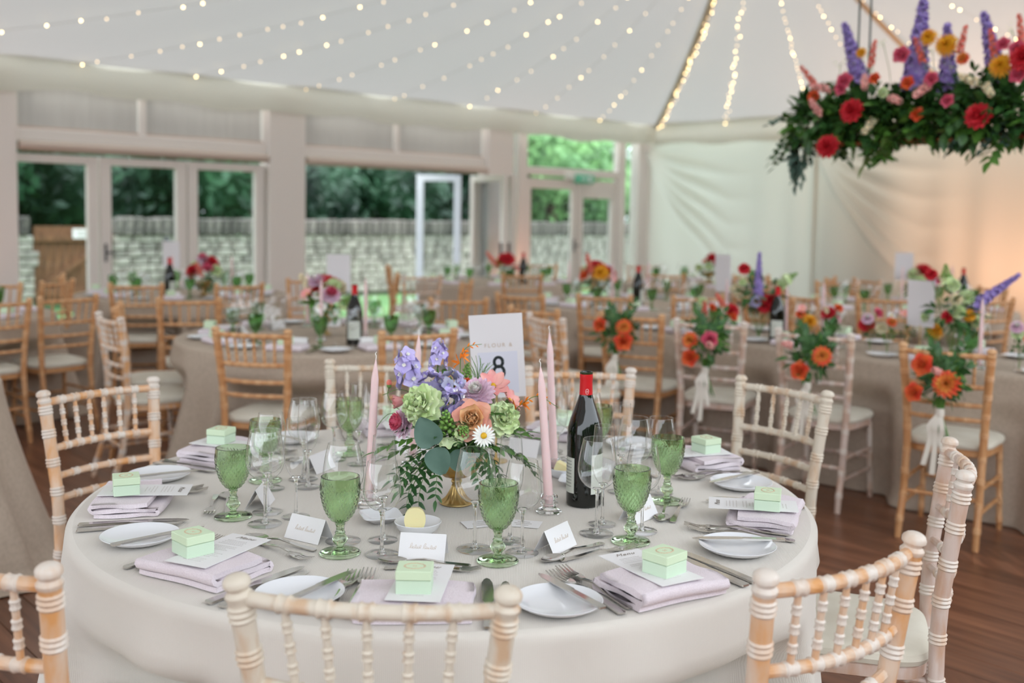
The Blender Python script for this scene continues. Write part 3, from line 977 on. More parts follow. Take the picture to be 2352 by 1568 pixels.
    spec = [('back_post', P['post'][0]), ('back_post', P['post'][1]), ('top_rail', P['top'])] + [('back_rail', r_) for r_ in P['rails']] + \
           [('spindle', s_) for s_ in P['spindle']] + [('seat_frame', P['frame']), ('seat_pad', P['pad'])] + [('leg', l_) for l_ in P['leg']] + [('stretcher', s_) for s_ in P['str']]
    return spec
CH = {'front5': chair_meshes('lime', 'lime', 5, 18, .213), 'white5': chair_meshes('lime', 'lime', 5), 'white6': chair_meshes('lime', 'lime', 6), 'orange6': chair_meshes('lime_o', 'bead', 6),
      'pink6': chair_meshes('lime_p', 'bead', 6), 'nat6': chair_meshes('natural', 'nat_bead', 6, 10), 'nat5': chair_meshes('natural', 'nat_bead', 5, 8), 'limebg': chair_meshes('lime_o', 'bead', 6, 8)}
def chair(kind, x, y, rz, label, group=None):
    return build(CH[kind], 'chiavari_chair', label, 'chair', (x, y, 0), R(rz), group)

# ------------------------------------------------------------------ tableware
def goblet_meshes(n, fine, m):
    dm = (lambda a, i, k: 0)
    # bowl: outer then inner wall
    H0 = .066
    outer = []
    for k in range(27 if fine else 9):
        t = k / (26 if fine else 8)
        z = H0 + .103 * t
        r = .0432 * (1 - (1 - t) ** 2.6) ** .52 if t > 0 else .006
        r = max(.0075, r) - .0018 * max(0, t - .75) / .25
        outer.append((r, z))
    inner = [(max(0, r - .0032), z + (.004 if i == 0 else .0005)) for i, (r, z) in enumerate(outer)][::-1]
    inner[-1] = (0, H0 + .009)
    prof = [(0, H0 - .001)] + outer + inner
    no = len(outer)
    def disp(a, i, k):
        j = i - 1
        if not fine or j <= 1 or j >= no: return 0
        z = prof[i][1]
        if z > H0 + .089: return 0
        q = 24 if z < H0 + .074 else 36
        ph = (z - H0) * (190 if z < H0 + .074 else 420)
        u, v = math.sin(q * a / 2 + ph), math.sin(q * a / 2 - ph)
        return .0024 * (u * u * v * v) - .0006
    g = G(); g.lathe(prof, n, disp); bowl = g.mesh('bowl', m, ang=60)
    st = [(0, .006), (.013, .008), (.0075, .013), (.0075, .018), (.010, .021), (.016, .028), (.0165, .034), (.012, .041), (.0095, .044), (.0115, .047), (.0085, .052), (.0085, .060), (.0115, .066), (0, .068)]
    g = G(); g.lathe(st, 20 if fine else 8, (lambda a, i, k: (.0009 * math.sin(10 * a) * (1 if 4 < i < 8 else 0)) - (.0006 * (k % 2) if i > 9 else 0)) if fine else None); stem = g.mesh('stem', m, ang=50)
    ft = [(0, .0005), (.043, .0005), (.0445, .0022), (.043, .0042), (.030, .0058), (.016, .0085), (0, .0095)]
    g = G(); g.lathe(ft, 48 if fine else 14, (lambda a, i, k: .0) if fine else None)
    if fine:
        for i, v in enumerate(g.v):
            r = math.hypot(v[0], v[1])
            if .012 < r < .041 and v[2] > .003:
                a = math.atan2(v[1], v[0]); g.v[i] = (v[0], v[1], v[2] + .0011 * math.sin(24 * a))
    foot = g.mesh('foot', m, ang=60)
    return [('bowl', bowl), ('stem', stem), ('foot', foot)]
GOB = goblet_meshes(144, True, M['green'])
GOBB = goblet_meshes(20, False, M['green_bg'])

def wine_meshes(h, rb, bh, rim, n, m, mg, flute=False, rf=.036):
    """h total height, rb max bowl radius, bh bowl height, rim radius"""
    prof = []
    K = 18 if n > 30 else 9
    z0 = h - bh
    for k in range(K + 1):
        t = k / K
        if flute:
            r = rb * (1 - (1 - min(1, t / .45)) ** 2.2) ** .55 if t < .45 else rb + (rim - rb) * ((t - .45) / .55) ** 1.3
        else:
            r = rb * (1 - (1 - t / .42) ** 2.1) ** .52 if t < .42 else rb + (rim - rb) * ((t - .42) / .58) ** 1.5
        prof.append((max(.0035, r), z0 + bh * t))
    g = G(); g.lathe([(0, z0 + .0)] + prof, n)
    if n > 30: g.tube([(rim * math.cos(2 * PI * k / 32), rim * math.sin(2 * PI * k / 32), h) for k in range(33)], .00065, 5)
    bowl = g.mesh('bowl', m, ang=180)
    g = G(); g.lathe([(0, .002), (.011, .0035), (.0055, .010), (.0036, .022), (.0033, z0 * .6), (.0036, z0 - .012), (.006, z0 - .003), (.0105, z0 + .004), (0, z0 + .0035)], 14 if n > 30 else 6); stem = g.mesh('stem', mg, ang=180)
    g = G(); g.lathe([(0, .0004), (rf, .0004), (rf + .0006, .0012), (rf, .002), (.02, .003), (.008, .005), (0, .0052)], n if n > 30 else 12); foot = g.mesh('foot', m, ang=180)
    return [('bowl', bowl), ('stem', stem), ('foot', foot)]
WL = wine_meshes(.222, .0455, .118, .034, 48, M['thin'], M['glass'], rf=.039)
WS = wine_meshes(.203, .0405, .108, .031, 48, M['thin'], M['glass'], rf=.036)
FLU = wine_meshes(.238, .0285, .142, .023, 48, M['thin'], M['glass'], True, rf=.033)
def joined(spec, name):
    g = G(); mats = []
    for p in spec:
        me = p[1]
        base = len(mats); mats += list(me.materials)
        g.add([v.co for v in me.vertices], [list(f.vertices) for f in me.polygons], [base + f.material_index for f in me.polygons])
    return g.mesh(name, mats)
W_BG = joined(wine_meshes(.215, .041, .115, .031, 14, M['thin'], M['thin']), 'wine_glass')
G_BG = joined(GOBB, 'goblet')

# plates
g = G(); g.lathe([(0, .003), (.045, .003), (.048, .001), (.052, .001), (.070, .008), (.0835, .0165), (.0845, .018), (.083, .0185), (.068, .0115), (.050, .0065), (0, .0055)], 64)
PLATE = g.mesh('side_plate', M['white_china'])
g = G(); g.lathe([(0, .002), (.05, .002), (.084, .017), (.083, .0185), (.05, .006), (0, .006)], 20); PLATE_BG = g.mesh('side_plate', M['white_china'])
# cutlery (along +y = head)
def cut_handle(secs): return secs
g = G(); g.loft([(-.10, .0068, .0045, .0035, 0), (-.098, .0082, .005, .004, 0), (-.05, .0072, .006, .0045, 0), (-.005, .0062, .0065, .005, 0)]); KH = g.mesh('handle', M['steel'])
g = G(); g.loft([(-.006, .006, .0062, .0042, 0), (.004, .0095, .006, .0022, 0), (.05, .0102, .0058, .0018, 0), (.085, .009, .0055, .0015, 0), (.102, .005, .0052, .0013, 0), (.108, .001, .005, .001, 0)]); KB = g.mesh('blade', M['steel'])
KNIFE = [('handle', KH), ('blade', KB)]
g = G(); g.loft([(-.10, .0045, .003, .0022, 0), (-.096, .0078, .0035, .0025, 0), (-.05, .0058, .006, .0025, 0), (0, .0032, .012, .0025, 0), (.032, .0030, .008, .0025, 0)]); FH = g.mesh('handle', M['steel'])
g = G(); g.loft([(.030, .0030, .008, .0025, 0), (.040, .009, .0055, .002, .001), (.052, .0122, .0045, .0018, .0018), (.060, .0124, .004, .0018, .002)])
for k in range(4):
    x = -.0103 + .00687 * k
    g.M = Matrix.Translation((x, 0, 0)); g.loft([(.056, .0021, .0052, .0018, 0), (.078, .0018, .005, .0016, 0), (.102, .0009, .010, .0012, 0)], 2)
g.M = Matrix(); FB = g.mesh('tines', M['steel'])
FORK = [('handle', FH), ('tines', FB)]
g = G()
secs = []
for k in range(13):
    t = k / 12; y = .034 + .064 * t
    hw = .0215 * math.sin(PI * (t * .96 + .02)) ** .62 * (1 - .12 * t)
    secs.append((y, max(.002, hw), .0065 - .0062 * math.sin(PI * t) ** .8, .0014, .0065 * math.sin(PI * t) ** .8))
g.loft(secs, 8); SB = g.mesh('spoon_bowl', M['steel'])
g = G(); g.loft([(-.10, .0045, .003, .0022, 0), (-.096, .0078, .0035, .0025, 0), (-.05, .0058, .006, .0025, 0), (0, .0032, .012, .0025, 0), (.036, .0030, .0075, .0025, 0)]); SH = g.mesh('handle', M['steel'])
SPOON = [('handle', SH), ('spoon_bowl', SB)]
CUT_BG = {'knife': joined(KNIFE, 'table_knife')}

# napkin: a folded cloth, snake profile in y,z extruded along x
def napkin_mesh(seed, w=.212, d=.155, layers=3, th=.0105, n=10):
    rnd = random.Random(seed)
    path = []
    z = th / 2; dirn = 1
    gap = .0125
    for k in range(layers):
        y0, y1 = -d / 2 + .004 * rnd.random(), d / 2 - .006 * rnd.random()
        if k == layers - 1: y1 -= .02
        ys = [y0 + (y1 - y0) * i / 8 for i in range(9)]
        if dirn < 0: ys.reverse()
        sg = 1 if dirn > 0 else -1
        for i, y in enumerate(ys):
            path.append((y, z + .0016 * math.sin(i * .9 + k * 2 + seed)))
        if k < layers - 1:
            for a in (30, 90, 150):
                path.append((ys[-1] + sg * (gap / 2 + .001) * math.sin(R(a)), z + gap / 2 * (1 - math.cos(R(a)))))
        z += gap; dirn *= -1
    g = G()
    nu = 12
    pv = [Vector((0, a, b)) for a, b in path]
    m_ = len(pv)
    nrm = []
    for i in range(m_):
        t = (pv[min(i + 1, m_ - 1)] - pv[max(i - 1, 0)]).normalized()
        nrm.append(Vector((0, -t.z, t.y)))
    loop = [p + q * th * .47 for p, q in zip(pv, nrm)] + [p - q * th * .47 for p, q in zip(pv[::-1], nrm[::-1])]
    L_ = len(loop)
    vs, fs = [], []
    for j in range(nu + 1):
        x = -w / 2 + w * j / nu
        for i, p in enumerate(loop):
            e = 1 - .05 * (abs(x) / (w / 2)) ** 6
            zz = p.z * (1 + .10 * math.cos(PI * x / w * .9)) * (.93 + .14 * (j / nu if seed % 2 else 1 - j / nu))
            vs.append((x + .003 * math.sin(i * .7 + seed), p.y * e + .006 * math.sin(x * 18 + seed), max(.0004, zz)))
    for j in range(nu):
        for i in range(L_): fs.append([j * L_ + i, j * L_ + (i + 1) % L_, (j + 1) * L_ + (i + 1) % L_, (j + 1) * L_ + i])
    # ends stay as strips between the two sides of the sheet
    for j, fl_ in ((0, 1), (nu, -1)):
        for i in range(m_ - 1):
            f = [j * L_ + i, j * L_ + i + 1, j * L_ + (L_ - 2 - i), j * L_ + (L_ - 1 - i)]
            fs.append(f[::fl_])
    g.add(vs, fs)
    return g.mesh('napkin', M['napkin'], ang=80)
NAP = [napkin_mesh(k) for k in range(3)]
g = G(); g.box((0, 0, .017), (.21, .14, .034), .012); NAP_BG = g.mesh('napkin', M['napkin'])

# menu card with script heading and lines
def squiggle(x0, y0, ln, hgt, seed, r=.00035):
    rnd = random.Random(seed); pts = []
    n = int(ln / hgt * 5)
    for k in range(n * 4 + 1):
        t = k / 4
        a = t * PI
        am = hgt * (.5 if rnd.random() < .8 else 1)
        pts.append((x0 + ln * k / (n * 4) + hgt * .25 * math.sin(a), y0 + hgt * .35 * math.cos(a) * (1.7 if int(t) in (0, n // 2) else .7), 0))
    return pts
g = G(); g.box((0, 0, 0), (.10, .21, .0012)); MENU = g.mesh('card', M['paper'], smooth=False)
g = G()
rnd = random.Random(5)
for k in range(19):
    if k in (4, 9, 10, 15): continue
    w_ = rnd.uniform(.03, .065)
    for q in range(int(w_ / .0055)):
        g.box((-w_ / 2 + .0055 * q, .062 - .0078 * k, .0008), (.0042, .0016, .0003))
MLINES = g.mesh('menu_lines', M['ink'], smooth=False)
def text(name, s_, size, m, parent, loc, rot=(0, 0, 0), shear=0, sp=1.0, ext=.0002, bev=0):
    c = D.curves.new(name, 'FONT'); c.body = s_; c.size = size; c.align_x = 'CENTER'; c.align_y = 'CENTER'
    c.shear = shear; c.space_character = sp; c.extrude = ext; c.offset = bev; c.resolution_u = 3
    c.materials.append(m)
    t_ = D.objects.new(name, c); me = D.meshes.new_from_object(t_); D.objects.remove(t_)
    o = D.objects.new(name, me); COL.objects.link(o); o.parent = parent; o.location = loc; o.rotation_euler = rot
    return o
def script_mesh(ln, h, seed, m, nm='script'):
    """looping handwriting in the xz... laid flat in xy"""
    rnd = random.Random(seed)
    g = G()
    x = -ln / 2
    for wi, wl in enumerate((.45, .5)):
        pts = []
        L0 = ln * wl
        nl = max(4, int(L0 / (h * .55)))
        tall = {0: 1.9, nl - 1: 1.2, nl // 2: 1.3}
        for k in range(nl * 10 + 1):
            t = k / 10; i = int(t)
            a = 2 * PI * t
            hh = h * tall.get(i, .62 + .2 * math.sin(i * 2.3 + seed))
            xx = x + L0 * k / (nl * 10)
            pts.append((xx + .32 * h * math.sin(a) + .25 * hh * (.5 - .5 * math.cos(a)), -h * .3 + hh * (.5 - .5 * math.cos(a)) * .7, 0))
        g.tube(pts, .00024, 3)
        x += L0 + ln * .06
    return g.mesh(nm, m, smooth=False)
tmp_o = text('heading', 'Menu', .019, M['ink2'], None, (0, 0, 0), shear=.55, sp=1.1, ext=.0001)
MSCRIPT = tmp_o.data; D.objects.remove(tmp_o)

# favour box
g = G(); g.box((0, 0, .0125), (.064, .060, .025), .0012); BOXB = g.mesh('box_base', M['mint'], smooth=False)
g = G(); g.box((0, 0, .0345), (.0655, .0615, .017), .0012); BOXL = g.mesh('box_lid', M['mint2'], smooth=False)
g = G()
pts = [(.0185 * math.cos(2 * PI * k / 40) * (1 + .05 * math.sin(20 * PI * k / 40)), .0145 * math.sin(2 * PI * k / 40) * (1 + .05 * math.sin(20 * PI * k / 40)), .0432) for k in range(41)]
g.tube(pts, .0009, 5)
for k in range(20):
    a = 2 * PI * k / 20; g.tube([(.018 * math.cos(a), .014 * math.sin(a), .0432), (.0205 * math.cos(a + .12), .0165 * math.sin(a + .12), .0432)], .0006, 4)
g.tube([(-.003, .004, .0432), (-.003, -.004, .0432)], .0004, 4); g.tube([(.003, .004, .0432), (.003, -.004, .0432)], .0004, 4); g.tube([(-.003, 0, .0432), (.003, 0, .0432)], .0004, 4)
BOXW = g.mesh('wreath_print', M['goldink'])
FBOX = [('box_base', BOXB), ('box_lid', BOXL, [('wreath_print', BOXW)])]
g = G(); g.box((0, 0, .0215), (.066, .062, .043), .002); FBOX_BG = g.mesh('favour_box', M['mint2'], smooth=False)

# tent place card
g = G()
w_, h_ = .050, .056
th = R(62)
for sg in (-1, 1):
    vs = [(-w_, 0, h_ * math.sin(th)), (w_, 0, h_ * math.sin(th)), (w_, sg * h_ * math.cos(th), 0), (-w_, sg * h_ * math.cos(th), 0)]
    vs2 = [(x, y + sg * .0004, z + .0002) for x, y, z in vs]
    g.add(vs + vs2, [[0, 1, 2, 3][::-sg], [4, 5, 6, 7][::sg], [0, 4, 7, 3], [1, 2, 6, 5], [3, 7, 6, 2], [0, 1, 5, 4]])
PCARD = g.mesh('place_card', M['paper'], smooth=False)
PSC = [script_mesh(.058, .0085, k, M['goldink'], 'name_script') for k in range(4)]

# candle + holder
def candle_mesh(h, lean=0):
    g = G(); pr = []
    for k in range(15):
        t = k / 14
        pr.append((.0118 * (1 - .25 * t) if t < .86 else .0118 * (1 - .25 * t) * max(0.1, 1 - ((t - .86) / .14) ** 1.4), h * t))
    g.lathe([(0, 0)] + pr + [(0, h + .001)], 20)
    c = g.mesh('taper', M['wax'])
    g = G(); g.tube(smooth_path([(0, 0, h - .003), (.0005, 0, h + .008), (-.002, 0, h + .013), (.001, 0, h + .018)], 8), .0011, 6); w = g.mesh('wick', M['wick'])
    return [('taper', c, [('wick', w)])]
g = G(); g.lathe([(0, 0), (.030, .0), (.032, .003), (.028, .007), (.018, .012), (.0165, .016), (.022, .020), (.0235, .024), (.017, .029), (.0155, .033), (.0215, .037), (.0215, .042), (.018, .044), (.0125, .044), (.0125, .02), (0, .019)], 28, lambda a, i, k: -.0012 * (k % 2) if 2 < i < 12 else 0)
HOLD = g.mesh('candle_holder', M['glass'], ang=60)
HOLD_BG = None

# wine bottle
def bottle_meshes(n=40):
    k = 1.06
    body = [(0, .004), (.020, .002), (.040, 0), (.0425, .003), (.043, .012), (.043, .165), (.0415, .185), (.036, .208), (.028, .230), (.020, .252), (.0155, .268), (.0142, .30), (.0150, .303), (.0150, .318), (.0125, .320), (.0115, .318), (.0115, .30), (0, .30)]
    g = G(); g.lathe([(r * k, z * k) for r, z in body], n); b = g.mesh('bottle_body', M['wineblack'])
    g = G(); g.lathe([(.0152 * k, .258 * k), (.0162 * k, .2585 * k), (.0150 * k, .300 * k), (.0158 * k, .3035 * k), (.0158 * k, .3145 * k), (.0150 * k, .3155 * k)], n); cap = g.mesh('foil_capsule', M['red'])
    def arc(r, a0, a1, z0, z1, m, nm):
        g = G(); g.grid(lambda u, v: (r * math.cos(a0 + (a1 - a0) * u), r * math.sin(a0 + (a1 - a0) * u), z0 + (z1 - z0) * v), 16, 1); return g.mesh(nm, m, ang=180)
    lb = arc(.0459, R(-72), R(22), .035, .135, M['label'], 'label')
    bl = arc(.0459, R(172), R(232), .035, .125, M['label'], 'back_label')
    # printed lines and emblem on label
    g = G()
    for j in range(9):
        z = .115 - .008 * j
        for q in range(7):
            a = R(180 + 6 * q); a2 = a + R(4.5)
            g.grid(lambda u, v: (.0461 * math.cos(a + (a2 - a) * u), .0461 * math.sin(a + (a2 - a) * u), z + .002 * v), 2, 1)
    bp = g.mesh('back_print', M['labelprint'], ang=180)
    g = G()
    a0 = R(-84)
    def cp(u, z, r=.0168): a = a0 + u / .016; return (r * math.cos(a), r * math.sin(a), z)
    zc = .2905
    g.tube([cp(x * .0045, zc + y * .0065) for x, y in ((-.5, 1), (-.9, .4), (-.6, -.5), (0, -1.1), (.6, -.5), (.9, .4), (.5, 1), (0, 1.15), (-.5, 1))], .0005, 4)
    g.tube([cp(x * .0045, zc + y * .005) for x, y in ((-.3, .6), (0, -.4), (.3, .6), (0, .3), (-.3, .6))], .0004, 4)
    for q in range(11):
        u = -.0095 + .0018 * q; g.tube([cp(u, .2785), cp(u + .0004, .2785 + (.0035 if q in (0, 6) else .002)), cp(u + .0010, .2785)], .0003, 3)
    em = g.mesh('emblem', M['whiteprint'])
    g = G(); g.lathe([(.0125, .334), (.0165, .3345), (.0168, .338), (.015, .3405), (.0125, .34)], 24); lip = g.mesh('lip', M['bottle_green'])
    return [('bottle_body', b), ('foil_capsule', cap, [('emblem', em)]), ('label', lb), ('back_label', bl, [('back_print', bp)]), ('lip', lip)]
BOT = bottle_meshes()
BOT_BG = [BOT[0], ('foil_capsule', BOT[1][1]), ('label', BOT[2][1])]

# number card on a stem
def number_card(name, label, loc, rz, digit=None, h=.45, top='FLOUR &', tilt=0):
    r = thing(name, label, 'table number', loc, rz)
    g = G(); g.lathe([(0, 0), (.035, 0), (.035, .004), (.006, .008), (.003, .02), (.003, h - .24), (0, h - .24)], 16); ob('stand', g.mesh('stand', M['gold']), r)
    g = G(); g.box((0, 0, 0), (.158, .0016, .25)); c = ob('card', g.mesh('card', M['card'], smooth=False), r, (0, -.004, h - .125), (R(2), R(tilt), 0))
    if digit:
        g = G(); g.box((0, 0, 0), (.118, .0006, .125)); ob('number_panel', g.mesh('number_panel', M['greypanel'], smooth=False), c, (0, -.0012, -.05))
        text('lettering', top, .0165, M['goldlet'], c, (.004, -.0014, .032), (PI / 2, 0, 0), sp=1.35)
        g = G()
        for (cz, rr) in ((.012, .0125), (-.018, .0155)):
            g.tube([(rr * math.cos(2 * PI * k / 24), 0, cz + rr * 1.15 * math.sin(2 * PI * k / 24)) for k in range(25)], .0046, 8, flat=1)
        g.M = Matrix()
        for i, v in enumerate(g.v): g.v[i] = (v[0], v[1] * .15, v[2])
        ob('digit', g.mesh('digit', M['black']), c, (.002, -.0016, -.03))
    return r
# ------------------------------------------------------------------ flowers
def petal_mat(name, c, c2=None, scale=30):
    m = mat(name, c, .6)
    if c2: noisy(m, c, c2, scale=scale, lo=.4, hi=.62)
    b = BS(m)
    b.inputs['Subsurface Weight'].default_value = .3
    b.inputs['Subsurface Radius'].default_value = (.006, .004, .003)
    return m
PM = {
 'lime': petal_mat('lime_petals', lin(218, 238, 176), lin(234, 246, 202)), 'peach': petal_mat('peach_petals', lin(255, 214, 168), lin(255, 198, 146), 26), 'peachpink': petal_mat('outer_peach_petals', lin(252, 184, 168), lin(252, 196, 170), 26),
 'pink': petal_mat('pink_petals', lin(244, 206, 226), lin(250, 222, 236)), 'whitepink': petal_mat('white_pink_petals', lin(252, 246, 238), lin(248, 226, 236)),
 'hotpink': petal_mat('hot_pink_petals', lin(226, 92, 124), lin(236, 120, 144)), 'coral': petal_mat('coral_petals', lin(232, 106, 92), lin(240, 136, 120)),
 'red': petal_mat('red_petals', lin(200, 24, 40), lin(222, 52, 66)), 'orange': petal_mat('orange_petals', lin(246, 124, 66), lin(240, 92, 66)),
 'yellow': petal_mat('yellow_petals', lin(240, 182, 36), lin(232, 150, 30)), 'purple': petal_mat('purple_petals', lin(152, 126, 200), lin(180, 158, 220)),
 'lilac': petal_mat('lilac_petals', lin(196, 182, 236), lin(214, 204, 242)), 'palelilac': petal_mat('pale_lilac_petals', lin(206, 206, 230), lin(182, 174, 220)),
 'white': petal_mat('white_petals', lin(244, 242, 236)), 'gold': petal_mat('flower_centre', lin(236, 190, 40), lin(214, 160, 24), 300), 'salmon': petal_mat('salmon_petals', lin(242, 160, 158), lin(246, 184, 176)),
 'croc': petal_mat('crocosmia_orange', lin(252, 140, 24)), 'cream': petal_mat('cream_petals', lin(238, 226, 190)), 'yo': petal_mat('amber_petals', lin(240, 168, 78), lin(232, 110, 70), 22)}
STEM = mat('green_stem', lin(96, 138, 60), .6)
GL = mat('glossy_green_leaf', rough=.42); noisy(GL, lin(44, 84, 42), lin(74, 118, 58), scale=14)
GL2 = mat('bright_green_leaf', rough=.45); noisy(GL2, lin(70, 116, 44), lin(104, 150, 64), scale=10)
EUC = mat('eucalyptus_leaf', rough=.6); noisy(EUC, lin(80, 108, 96), lin(98, 126, 112), scale=18)
LIMEG = mat('lime_bud_green', lin(132, 174, 84), .5)

def petal(g, L_, W_, elev, az, r0=0, z0=0, curl=0, ruf=0, cup=.25, tipk=.9, nu=3, nv=4, seed=0, mi=0):
    rnd = random.Random(seed)
    ca, sa, ce_, se = math.cos(az), math.sin(az), math.cos(elev), math.sin(elev)
    def fn(u, v):
        x = (u * 2 - 1)
        w = W_ * .5 * math.sin(PI * (.10 + .80 * v ** tipk)) ** .8
        if v == 1: w *= .6
        y = L_ * v
        z = cup * W_ * x * x * .6 * (1 - .3 * v) - curl * L_ * v * v + (ruf * L_ * math.sin(5 * x + az * 7 + seed) * v * v if ruf else 0)
        xx = x * w
        yy = y * ce_ - z * se; zz = y * se + z * ce_
        yy += r0; zz += z0
        return (xx * -sa + yy * ca, xx * ca + yy * sa, zz)
    g.grid(fn, nu, nv, mi=mi)

def bloom(layers, mats, centre=None, calyx=True, n_seed=0):
    g = G()
    for li, (n, L_, W_, el, r0, z0, curl, ruf, mi) in enumerate(layers):
        for k in range(n):
            petal(g, L_, W_, R(el) + .06 * math.sin(k * 2.1 + li), 2 * PI * (k + .5 * (li % 2)) / n + .3 * li, r0, z0, curl, ruf, seed=k + li * 7 + n_seed, mi=mi)
    if centre:
        r, z, mi = centre
        g.lathe([(0, z - r * .3), (r, z), (r * .8, z + r * .4), (0, z + r * .55)], 12, mis=[mi] * 3)
    if calyx:
        mi = len(mats); mats = list(mats) + [STEM]
        g.lathe([(0, -.012), (.004, -.010), (.007, -.002), (.002, .002)], 8, mis=[mi] * 3)
    return g.mesh('bloom', mats, ang=180)

FL = {}
def dahlia(c, c2=None, mid=0):
    # ball dahlia, radius about 1 unit=.04
    ly = []
    for i, el in enumerate((-12, 2, 15, 28, 41, 54, 67, 80)):
        ly.append((18 - i, .036 - .0028 * i, .0175 - .0011 * i, el, .005 - .0005 * i, .001 + .0042 * i, -.30, 0, 1 if (c2 and i >= mid) else 0))
    return bloom(ly, [PM[c], PM[c2 or c]], (.0075, .034, 1 if c2 else 0))
FL['ball_dahlia'] = dahlia('pink', 'whitepink', 4)
FL['pink_dahlia'] = dahlia('pink', 'hotpink', 3)
FL['red_dahlia'] = bloom([(12, .055, .034, -5, .004, 0, -.1, .05, 0), (11, .048, .032, 18, .004, .004, -.2, .06, 0), (9, .038, .030, 42, .003, .008, -.3, .08, 0), (7, .028, .024, 66, .002, .01, -.3, .08, 0)], [PM['red']])
FL['yellow_dahlia'] = bloom([(18, .058, .013, -12, .004, 0, .1, .02, 0), (16, .052, .012, 8, .004, .004, .05, 0, 0), (14, .044, .011, 28, .004, .008, 0, 0, 0), (12, .034, .010, 50, .003, .010, 0, 0, 0), (8, .024, .008, 72, .002, .012, 0, 0, 0)], [PM['yellow']])
FL['rose'] = bloom([(5, .044, .048, 12, .004, -.002, .18, .03, 1), (5, .042, .046, 34, .005, 0, .10, .02, 1), (5, .038, .042, 56, .006, .002, .02, .02, 0), (5, .034, .036, 70, .006, .004, -.1, .02, 0), (4, .031, .028, 80, .004, .005, -.15, 0, 0), (3, .029, .02, 88, .002, .006, -.1, 0, 0)], [PM['peach'], PM['peachpink']], (.0085, .020, 0))
FL['orange_rose'] = bloom([(5, .034, .038, 14, .004, 0, .1, .03, 0), (5, .032, .034, 40, .004, 0, .05, .02, 0), (5, .030, .030, 64, .004, .002, 0, 0, 0), (4, .026, .022, 82, .002, .004, 0, 0, 0)], [PM['orange']])
FL['amber_ball'] = bloom([(14, .034, .014, -10, .003, .002, -.1, 0, 0), (13, .032, .013, 12, .003, .004, -.1, 0, 0), (12, .028, .012, 34, .003, .006, -.1, 0, 1), (10, .024, .011, 56, .002, .008, -.1, 0, 1), (8, .018, .009, 76, .001, .01, -.1, 0, 1)], [PM['orange'], PM['yo']])
FL['pink_rose'] = bloom([(5, .036, .040, 14, .004, 0, .1, .03, 0), (5, .034, .036, 42, .004, 0, .05, .02, 0), (5, .031, .030, 66, .004, .002, 0, 0, 0), (4, .026, .022, 82, .002, .004, 0, 0, 0)], [PM['hotpink']])
def carn(c):
    return bloom([(9, .036, .032, -10, .003, 0, .05, .14, 0), (9, .035, .030, 12, .003, .003, -.05, .16, 0), (9, .033, .028, 32, .003, .005, -.1, .17, 0), (8, .030, .026, 52, .003, .007, -.1, .17, 0), (7, .027, .022, 70, .002, .009, -.1, .16, 0), (4, .024, .018, 84, .001, .010, -.1, .14, 0)], [PM[c]])
FL['carnation'] = carn('lime'); FL['cream_carnation'] = carn('cream')
FL['daisy'] = bloom([(19, .026, .0075, 6, .006, 0, .1, 0, 0)], [PM['white'], PM['gold']], (.009, .002, 1))
FL['cosmos'] = bloom([(8, .034, .022, 24, .003, 0, .05, .05, 0)], [PM['salmon'], PM['gold']], (.006, .004, 1))
FL['cosmos_closed'] = bloom([(8, .028, .016, 58, .004, 0, -.1, .03, 0), (6, .026, .014, 72, .003, 0, -.1, .03, 0)], [PM['salmon']])
def floret_cluster(n, ln, r, c, c2, seed, taper=.5, s_=.017, leafy=True):
    rnd = random.Random(seed)
    g = G()
    g.tube([(0, 0, -.04), (0, 0, ln)], [.0022, .001], 5, mis=[2])
    for k in range(n):
        t = (k + .5) / n
        a = k * 2.4
        rr = r * (1 - taper * t)
        z = ln * t
        d = Vector((math.cos(a), math.sin(a), .15 + .5 * t)).normalized()
        g.M = Matrix.Translation(Vector((math.cos(a) * rr, math.sin(a) * rr, z))) @ to_dir(d, k)
        q = s_ * (1 - .45 * t * taper)
        for j in range(5):
            petal(g, q, q * 1.02, R(20 + rnd.uniform(-16, 16)), 2 * PI * j / 5, .001, 0, .08, .10, nu=2, nv=3, seed=k + j, mi=0)
        for j in range(3):
            petal(g, q * .42, q * .4, R(60), 2 * PI * j / 3, .0005, .001, 0, 0, nu=1, nv=2, seed=j, mi=1)
        g.M = Matrix()
    return g.mesh('flower_spike', [PM[c], PM[c2], STEM], ang=180)
FL['delphinium'] = floret_cluster(62, .32, .026, 'purple', 'palelilac', 3, .92, .024)
FL['delphinium_top'] = floret_cluster(11, .06, .016, 'lilac', 'white', 4, .5, .021)
FL['delphinium_pale'] = floret_cluster(9, .04, .016, 'palelilac', 'lilac', 5, .3, .017)
FL['delphinium_low'] = floret_cluster(7, .03, .014, 'lilac', 'white', 6, .2, .023)
FL['snap_red'] = floret_cluster(26, .15, .014, 'coral', 'orange', 7, .6, .014)
FL['snap_pink'] = floret_cluster(18, .09, .014, 'salmon', 'cream', 8, .5, .014)
FL['snap_cream'] = floret_cluster(18, .09, .014, 'cream', 'peach', 18, .5, .013)
